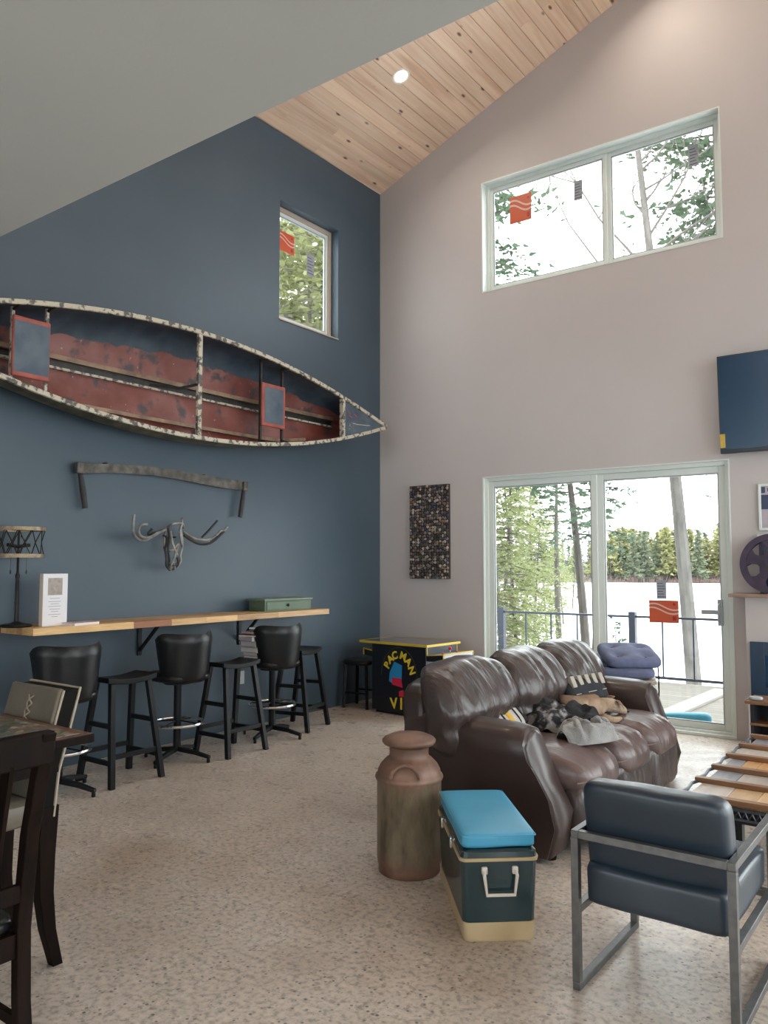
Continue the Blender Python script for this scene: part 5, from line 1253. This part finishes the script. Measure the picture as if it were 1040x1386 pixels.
dfm = thing('dark_frame', 'dark framed picture standing behind the iron wheel', 'picture', (dp0.x, -0.04, 1.262))
fr_ = MB(); rect_ring(fr_, lambda u, v, d: (u, d, v), (0, 0.5, 0, dp0.z - 1.262), 0.03, -0.012, 0.012); fr_.obj('frame', PLUM, dfm)
MB().b2((0.03, -0.004, 0.03), (0.47, 0.006, dp0.z - 1.292)).obj('print', MATS['dark_blue_print'], dfm, smooth=False)

# small two-tier wooden side table before the hearth
st0 = at(1008, 948, 'z', 0.52)
sdt = thing('side_table', 'two-tier brown wooden side table in front of the fireplace', 'table', (st0.x + 0.28, st0.y + 0.16, 0))
MB().b2((-0.28, -0.16, 0.495), (0.28, 0.16, 0.52)).obj('top', OAK, sdt, bevel=0.003)
MB().b2((-0.25, -0.15, 0.345), (0.25, 0.15, 0.362)).obj('shelf', OAK, sdt, bevel=0.003)
for s in (-1, 1): MB().b2((s * 0.235 - 0.012, -0.14, 0), (s * 0.235 + 0.012, 0.14, 0.495)).obj('side_panel', NAVF, sdt)
MB().b2((-0.235, 0.125, 0.05), (0.235, 0.14, 0.495)).obj('back_panel', NAVF, sdt)
tr_ = tag(MB().puff((st0.x + 0.07, st0.y + 0.05, 0.536), (0.09, 0.05, 0.032), 3, 5).obj('remote_pebble', PANELG), 'small grey object lying on the side table edge', 'ornament')

# stand with blue tufted cushions behind the sofa
BCF = mat('slate_blue_canvas', (0.115, 0.135, 0.230), 0.8, 0, (0.14, 0.16, 0.27), 25, 0.15, 200)
cp_ = at(846, 914, 'z', 0.60)
stn = thing('cushion_stand', 'pale wooden stand holding blue cushions behind the sofa arm', 'stand', (cp_.x, cp_.y, 0), radians(20))
PALW = wood('pale_wood', (0.50, 0.42, 0.33), (0.42, 0.34, 0.26), (30, 30, 5), 0.5, 0.1)
MB().b2((-0.22, -0.22, 0.565), (0.24, 0.22, 0.59)).obj('top', PALW, stn, bevel=0.003)
for sx in (-1, 1):
    for sy in (-1, 1): MB().b2((sx * 0.19 - 0.015, sy * 0.19 - 0.015, 0), (sx * 0.19 + 0.015, sy * 0.19 + 0.015, 0.565)).obj('leg', PALW, stn)
MB().tube([(0.24, 0.05, 0.78), (0.255, 0.10, 0.74), (0.27, 0.16, 0.62), (0.27, 0.16, 0.45), (0.25, 0.15, 0.1)], 0.006, 6).obj('curved_rod', BLACKM, stn)
def tuft(w, p):
    v = w.copy()
    for tx in (-0.11, 0.11):
        for ty in (-0.11, 0.11): v.z *= 1 - 0.75 * math.exp(-(((w.x - tx) / 0.05) ** 2 + ((w.y - ty) / 0.05) ** 2))
    return v
def cushion(c, rz, lab, tilt=0):
    t = thing('chair_cushion', lab, 'cushion', c, rz, 'blue tufted cushions behind the sofa'); t.rotation_euler = (Matrix.Rotation(tilt, 3, RT) @ Matrix.Rotation(rz, 3, 'Z')).to_euler()
    b = MB().puff((0, 0, 0.05), (0.45, 0.45, 0.105), (6, 6, 2.6), 16, fn=tuft).obj('cushion_body', BCF, t, angle=80)
    for tx in (-0.11, 0.11):
        for ty in (-0.11, 0.11): MB().puff((tx, ty, 0.075), (0.02, 0.02, 0.012), 2, 3).obj('button', BCF, t)
cushion((cp_.x, cp_.y, 0.59), radians(24), 'blue tufted seat cushion lying flat, lowest of its stack')
cushion((cp_.x - 0.16, cp_.y + 0.10, 0.63), radians(60), 'blue tufted seat cushion pushed in beside the stack', radians(6))
cushion((cp_.x + 0.02, cp_.y + 0.03, 0.715), radians(34), 'blue tufted seat cushion tilted on top of its stack', radians(13))

# ================================================================== OUTDOORS
DECKM = wood('weathered_deck', (0.17, 0.15, 0.125), (0.13, 0.115, 0.095), (3, 40, 40), 0.7, 0.12)
deck = struct(MB().b2((-1.5, T + 0.01, -0.45), (9.6, 3.62, -0.10)).obj('deck', mat('deck_frame', (0.10, 0.09, 0.08), 0.8), smooth=False), 'wooden deck outside the sliding door')
bdm = MB().b2((-5.5, -0.068, -0.028), (5.5, 0.068, 0)).mesh('deck_board', DECKM, smooth=False)
for k in range(24):
    o = bpy.data.objects.new('board', bdm); COL.objects.link(o); o.parent = deck; o.location = (4.05, 0.29 + 0.141 * k, -0.072)
DZ = -0.072
RAILM = mat('blue_black_rail', (0.022, 0.027, 0.042), 0.45, 0.3)
RYY = 3.5
rail = thing('deck_railing', 'blue black metal railing with posts and thin pickets along the deck', 'railing', (0, RYY, DZ))
zt_ = at(857, 833, 'y', RYY).z - DZ
xs = [at(px, 850, 'y', RYY).x for px in (680, 857)]; dx = xs[1] - xs[0]
posts = [xs[0] + dx * k for k in range(-1, 6)]
MB().b2((posts[0], -0.03, zt_ - 0.03), (posts[-1], 0.03, zt_)).obj('top_rail', RAILM, rail)
MB().b2((posts[0], -0.015, 0.05), (posts[-1], 0.015, 0.085)).obj('bottom_rail', RAILM, rail)
for i, x in enumerate(posts):
    MB().b2((x - 0.045, -0.045, 0), (x + 0.045, 0.045, zt_ + 0.05)).obj('post', RAILM, rail)
    if i < len(posts) - 1:
        for j in range(1, 5):
            xx = x + dx * j / 5; MB().b2((xx - 0.010, -0.010, 0.05), (xx + 0.010, 0.010, zt_ - 0.02)).obj('picket', RAILM, rail)
tl = at(930, 974, 'z', DZ + 0.05)
TEALP = mat('teal_plastic', (0.0, 0.14, 0.21), 0.4)
t = thing('teal_float', 'bright teal plastic bar lying on the deck just outside the door', 'float', (tl.x, tl.y, DZ), radians(30))
b = MB(); b.puff((0, 0, 0.06), (0.46, 0.12, 0.12), (8, 4, 4), 8); b.obj('float_body', TEALP, t); MB().puff((0.13, -0.055, 0.025), (0.10, 0.012, 0.03), 4, 4).obj('grip_slot', mat('dark_teal', (0.0, 0.06, 0.09), 0.6), t)
tag(MB().box((0, 0, 0), (2.2, 0.22, 0.03)).obj('loose_plank', mat('pale_plank', (0.26, 0.24, 0.215), 0.7), bevel=0.003), 'pale loose plank lying across the deck', 'plank')
lo = bpy.data.objects['loose_plank']; pa, pb_ = at(905, 966, 'z', DZ + 0.02), at(975, 936, 'z', DZ + 0.02)
lo.location = ((pa.x + pb_.x) / 2, (pa.y + pb_.y) / 2, DZ + 0.0155); dv_ = pb_ - pa; lo.rotation_euler = (0, 0, atan2(dv_.y, dv_.x)); 

# snow: bank falling from the deck to the frozen lake, and the land across it
SNOW = mat('snow', (0.78, 0.80, 0.83), 0.7, 0, (0.72, 0.75, 0.79), 0.05)
LEAFL = mat('forest_floor', (0.07, 0.052, 0.042), 0.9, 0, (0.11, 0.095, 0.08), 0.6)
LZ = -3.0
def gz(x, y):
    d = max(0.0, y - 3.6); z = -0.6 - 2.4 * min(1.0, d / 14.0) ** 0.8
    if y < 3.6: z = -0.6
    b = max(0.0, min(1.0, (-(x) - 16 - y * 0.28 - 4 * noise.noise(Vector((y * .06, 0, 0)))) / 10.0))      # wooded bank on one side
    return z + b * 2.0
def gfn(u, v):
    x = -70 + 150 * u; y = -30 + 110 * v ** 1.0
    z = gz(x, y)
    if y < 0.6 and -1 < x < 11: z = min(z, -0.6)
    return (x, y, z)
struct(MB().grid(gfn, 75, 55).obj('ground', SNOW), 'snowy ground falling to the frozen lake')
struct(MB().b2((-320, 60, LZ - 1), (260, 420, LZ - 0.02)).obj('lake_ice', SNOW, smooth=False), 'snow covered lake')
CA = YAW - radians(14)                       # heading of the far shore
FD = 215.0
fdir = Vector((-sin(YAW - math.atan((830 - 520) / F_PX)), cos(YAW - math.atan((830 - 520) / F_PX)), 0)); fside = Vector((fdir.y, -fdir.x, 0))
def far(s, d): p = Vector((CAM.x, CAM.y, 0)) + fdir * d + fside * s; return p
sh = MB()
def fsh(u, v):
    s = -160 + 320 * u; p = far(s, FD + 3 * sin(s * 0.11) + 60 * v); return (p.x, p.y, LZ + 5.0 * v + 0.9 * min(1, v * 12))
struct(sh.grid(fsh, 60, 12).obj('far_shore', LEAFL), 'brown far bank of the lake')

# ---------------------------------------------------------------- trees
def fol(name, a, b, tr=0.35):
    m = bpy.data.materials.new(name); m.use_nodes = True; nt = m.node_tree; N = nt.nodes; L = nt.links; bs = N['Principled BSDF']; bs.inputs['Roughness'].default_value = 0.7
    tc = N.new('ShaderNodeTexCoord'); n = N.new('ShaderNodeTexNoise'); n.inputs['Scale'].default_value = 1.6; L.new(tc.outputs['Object'], n.inputs['Vector'])
    r = N.new('ShaderNodeValToRGB'); e = r.color_ramp.elements; e[0].position = 0.35; e[0].color = (*a, 1); e[1].position = 0.65; e[1].color = (*b, 1); L.new(n.outputs['Fac'], r.inputs['Fac']); L.new(r.outputs[0], bs.inputs['Base Color'])
    tl_ = N.new('ShaderNodeBsdfTranslucent'); L.new(r.outputs[0], tl_.inputs[0]); mx = N.new('ShaderNodeMixShader'); mx.inputs[0].default_value = tr
    L.new(bs.outputs[0], mx.inputs[1]); L.new(tl_.outputs[0], mx.inputs[2]); L.new(mx.outputs[0], N['Material Output'].inputs[0]); return m
F_CEDAR = fol('yellow_green_cedar', (0.135, 0.155, 0.055), (0.24, 0.255, 0.115)); F_PINE = fol('blue_green_pine', (0.040, 0.068, 0.040), (0.085, 0.13, 0.075)); F_FAR = fol('hazy_far_pine_green', (0.13, 0.155, 0.10), (0.20, 0.22, 0.14)); F_FARY = fol('hazy_far_yellow_green', (0.20, 0.205, 0.085), (0.30, 0.285, 0.13)); F_FARB = fol('hazy_far_blue_green', (0.13, 0.165, 0.145), (0.19, 0.22, 0.19))  # far and cedar greens lightened, with haze mixed into the colour
BARK = mat('grey_bark', (0.085, 0.076, 0.068), 0.9, 0, (0.145, 0.132, 0.12), 6, 0.5, 25, stretch=(1, 1, 0.3)); BARKD = mat('brown_bark', (0.045, 0.038, 0.032), 0.9, 0, (0.085, 0.073, 0.06), 6, 0.5, 25, stretch=(1, 1, 0.3)); TWIG = mat('grey_twig', (0.13, 0.115, 0.105), 0.9)
def trunk(h, r, rg, bend=0.3, n=10):
    ph = rg.random() * 6; pts = []
    for i in range(n + 1):
        t = i / n; pts.append(Vector((bend * sin(t * 2.2 + ph) - bend * sin(ph), bend * cos(t * 1.7 + ph) - bend * cos(ph), h * t)))
    return pts, [r * (1 - 0.8 * i / n) for i in range(n + 1)]
def tpos(pts, t):
    f = t * (len(pts) - 1); i = min(int(f), len(pts) - 2); return pts[i].lerp(pts[i + 1], f - i)
def conifer(name, h, r0, crown0, R, nb, per, leaf, seed, fm, bm_, drop=0.15, power=0.8, bend=0.3):
    """trunk mesh + foliage mesh (sprays of small needle blades along each bough)"""
    rg = random.Random(seed); pts, rr = trunk(h, r0, rg, bend)
    tb = MB().tube(pts, rr, 8)
    fo = MB()
    for b in range(nb):
        t = crown0 + (0.99 - crown0) * ((b + rg.random()) / nb); base = tpos(pts, t)
        L_ = R * (1 - (t - crown0) / (1 - crown0)) ** power * rg.uniform(0.55, 1.1) + 0.12; a = rg.random() * 2 * pi
        up = rg.uniform(-0.25, 0.25); d = Vector((cos(a), sin(a), up)).normalized()
        tip = base + d * L_ + Vector((0, 0, -drop * L_ * L_ / max(R, .1)))
        tb.tube([base, base.lerp(tip, 0.5) + Vector((0, 0, 0.06 * L_)), tip], [r0 * 0.16 + 0.006, r0 * 0.10 + 0.004, 0.004], 4, cap=False)
        m_ = max(3, int(per * L_ / R))
        for k in range(m_):
            u = 0.25 + 0.75 * rg.random(); c = base.lerp(tip, u) + Vector((rg.gauss(0, 1), rg.gauss(0, 1), rg.gauss(0, 0.6))) * 0.16 * L_ * u
            dd = (d + Vector((rg.gauss(0, .6), rg.gauss(0, .6), rg.gauss(0, .35)))).normalized(); sd = dd.cross(Vector((rg.gauss(0, 1), rg.gauss(0, 1), rg.gauss(0, 1)))).normalized()
            s = leaf * rg.uniform(0.6, 1.4)
            fo.add([c - sd * s * 0.28, c + dd * s, c + sd * s * 0.28, c - dd * s * 0.25], [(0, 1, 2, 3)])
    return tb.mesh(name + '_trunk', bm_), fo.mesh(name + '_foliage', fm, smooth=False)
def bare(name, h, r0, crown0, R, nb, seed, m, depth=2, bend=0.4):
    rg = random.Random(seed); pts, rr = trunk(h, r0, rg, bend, 14); tb = MB().tube(pts, rr, 8); br = MB()
    def grow(p, d, L_, r, lvl):
        q = [p]; dd = d.copy()
        for k in range(4):
            dd = (dd + Vector((rg.gauss(0, .16), rg.gauss(0, .16), rg.gauss(0.06, .12)))).normalized(); q.append(q[-1] + dd * L_ / 4)
        br.tube(q, [r * (1 - 0.18 * k) for k in range(5)], 4, cap=False)
        if lvl > 0:
            for k in range(rg.randint(3, 5)):
                i = rg.randint(1, 4); nd = (dd + Vector((rg.gauss(0, .6), rg.gauss(0, .6), rg.gauss(0.1, .4)))).normalized(); grow(q[i], nd, L_ * rg.uniform(0.4, 0.65), r * 0.5, lvl - 1)
    for b in range(nb):
        t = crown0 + (1 - crown0) * ((b + rg.random() * .8) / nb); a = rg.random() * 2 * pi
        grow(tpos(pts, min(t, .99)), Vector((cos(a), sin(a), rg.uniform(0.4, 1.0))).normalized(), R * rg.uniform(0.5, 1) * (1.15 - 0.6 * (t - crown0) / (1 - crown0)), max(0.03, r0 * 0.35 * (1.2 - t)), depth)
    return tb.mesh(name + '_trunk', m), br.mesh(name + '_branches', TWIG)
def plant(name, meshes, x, y, z, label, rz=0.0, sc=1.0, group=None, parts=('trunk', 'foliage'), cat='tree', scale=None):
    t = thing(name, label, cat, (x, y, z), rz, group); t.scale = scale or (sc, sc, sc)
    for nm, me in zip(parts, meshes):
        if me is not None:
            o = bpy.data.objects.new(nm, me); COL.objects.link(o); o.parent = t
    return t
def pxy(px, Y): p = at(px, 765, 'y', Y); return p.x, Y
# tall grey trunk with a bare crown, seen through the door and the high window
tall = bare('tall_tree', 17.0, 0.185, 0.50, 4.2, 22, 4, BARK, 2, 0.35)
x, y = pxy(938, 11.5); tt_ = plant('tall_bare_tree', tall, x, y, gz(x, y), 'tall pale grey trunk with bare crown standing close behind the deck railing', 1.2, parts=('trunk', 'branches')); tt_.rotation_euler = (radians(0.6), radians(-2.2), 0)
# two slim pines left of the middle stile
pineA = conifer('slim_pine', 12, 0.16, 0.42, 1.15, 34, 40, 0.14, 8, F_PINE, BARKD, 0.2, 0.6, 0.35)
for px, Y, rz, lab, lean_ in ((795, 16, 0.4, 'slim dark pine with the thicker trunk beside the middle door stile', -2.6), (802, 20, 2.0, 'slim pine just behind the thicker dark pine', -2.0), (757, 27, 4.0, 'thin leaning pine further down the bank', 1.0)):
    x, y = pxy(px, Y); t = plant('slim_pine', pineA, x, y, gz(x, y), lab, rz, 1.0, 'slim pines on the bank'); t.rotation_euler = (0, radians(lean_), rz)
# yellow-green cedars on the near bank
cedA = conifer('cedar', 11, 0.10, 0.10, 1.9, 130, 50, 0.135, 12, F_CEDAR, BARK, 0.25, 0.5, 0.3); cedB = conifer('cedar_b', 9, 0.09, 0.16, 1.6, 110, 50, 0.125, 17, F_CEDAR, BARKD, 0.3, 0.5, 0.4)
for i, (px, Y, k, sc, rz) in enumerate(((682, 13, 0, 0.80, 0.3), (700, 16, 1, 0.85, 1.9), (672, 19, 1, 1.15, 4.2), (722, 25, 1, 0.8, 5.1), (740, 34, 0, 0.7, 0.9), (690, 27, 0, 1.1, 2.4), (706, 33, 1, 1.3, 3.7), (762, 50, 1, 0.8, 1.1), (752, 56, 0, 0.9, 2.2), (774, 70, 1, 0.9, 4.4))):
    x, y = pxy(px, Y)
    plant('cedar_tree', (cedA, cedB)[k], x, y, gz(x, y) - 0.1, 'yellow green cedar growing on the snowy bank beyond the railing', rz, sc, 'cedars on the near bank')
# small fir just behind the rail
fir = conifer('young_fir', 2.6, 0.03, 0.05, 0.7, 40, 20, 0.10, 31, F_PINE, BARKD, 0.2, 0.9, 0.05)
x, y = pxy(830, 8.0); plant('young_fir', fir, x, y, gz(x, y) - 0.3, 'young dark fir poking up behind the deck railing', 0, 0.9)
# big pines beside the house whose boughs reach into the windows
bigp = conifer('big_pine', 20, 0.22, 0.36, 3.4, 90, 110, 0.21, 44, F_PINE, BARK, 0.25, 0.35, 0.3)
for px, Y, rz, sc, lab in ((1030, 13, 0.5, 0.9, 'broad blue green pine whose boughs hang past the door frame'), (640, 12, 2.0, 0.9, 'broad blue green pine standing beyond the window end of the greige wall'), (1150, 9.5, 4.0, 0.8, 'broad blue green pine beyond the fireplace end of the house')):
    x, y = pxy(px, Y); plant('broad_pine', bigp, x, y, gz(x, y), lab, rz, sc, 'broad pines around the house')
# evergreens beside the navy wall window
evg = conifer('leafy_cedar', 12, 0.14, 0.06, 2.3, 170, 62, 0.17, 55, F_CEDAR, BARK, 0.2, 0.4, 0.3)
for i, (px, X, rz, sc) in enumerate(((380, -4.5, 0, 0.8), (405, -5.5, 1.3, 0.9), (432, -4.2, 2.6, 0.8), (452, -6.5, 3.9, 1.0), (360, -7.0, 5.0, 1.0), (470, -9.0, 0.8, 1.1), (418, -9.5, 4.4, 1.2))):
    p = at(px, 400, 'x', X); plant('leafy_cedar', evg, X, p.y, gz(X, p.y) - 0.2, 'dense light green cedar outside the navy wall window', rz, sc, 'cedars outside the navy wall')
# far shore forest
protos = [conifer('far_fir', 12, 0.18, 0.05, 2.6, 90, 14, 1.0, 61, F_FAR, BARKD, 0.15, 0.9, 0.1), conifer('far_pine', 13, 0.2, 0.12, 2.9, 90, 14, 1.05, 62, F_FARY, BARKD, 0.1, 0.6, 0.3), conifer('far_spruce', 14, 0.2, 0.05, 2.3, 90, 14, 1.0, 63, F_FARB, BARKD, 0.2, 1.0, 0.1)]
fbare = bare('far_birch', 10, 0.13, 0.25, 3.2, 12, 71, TWIG, 1, 0.3)
rf = random.Random(99)
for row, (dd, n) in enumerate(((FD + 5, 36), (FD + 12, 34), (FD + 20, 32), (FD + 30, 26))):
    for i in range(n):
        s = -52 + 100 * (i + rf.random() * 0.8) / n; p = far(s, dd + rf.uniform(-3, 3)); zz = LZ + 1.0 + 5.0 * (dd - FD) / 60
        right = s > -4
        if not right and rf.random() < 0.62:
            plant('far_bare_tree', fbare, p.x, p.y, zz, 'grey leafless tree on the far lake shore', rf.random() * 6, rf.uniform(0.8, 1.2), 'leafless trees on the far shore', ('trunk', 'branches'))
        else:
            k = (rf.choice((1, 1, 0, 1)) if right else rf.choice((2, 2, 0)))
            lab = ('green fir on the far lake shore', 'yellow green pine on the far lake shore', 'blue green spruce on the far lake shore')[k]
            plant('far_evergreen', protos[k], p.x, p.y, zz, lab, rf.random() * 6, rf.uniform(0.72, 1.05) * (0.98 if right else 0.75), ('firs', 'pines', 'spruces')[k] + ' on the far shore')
# brown brush along the far waterline
br_ = MB(); rb = random.Random(5)
for i in range(900):
    p = far(-60 + 120 * rb.random(), FD - 1 + 4 * rb.random() + 3 * 0); hgt = rb.uniform(0.6, 1.8); w = rb.uniform(-0.6, 0.6)
    a = Vector((p.x, p.y, LZ + 0.2)); br_.add([a, a + fside * 0.25, a + fside * (0.12 + w) + Vector((0, 0, hgt))], [(0, 1, 2)])
o = br_.obj('shore_brush', mat('red_brown_brush', (0.10, 0.06, 0.05), 0.9), smooth=False); tag(o, 'low reddish brown brush along the far waterline', 'brush', kind='stuff')
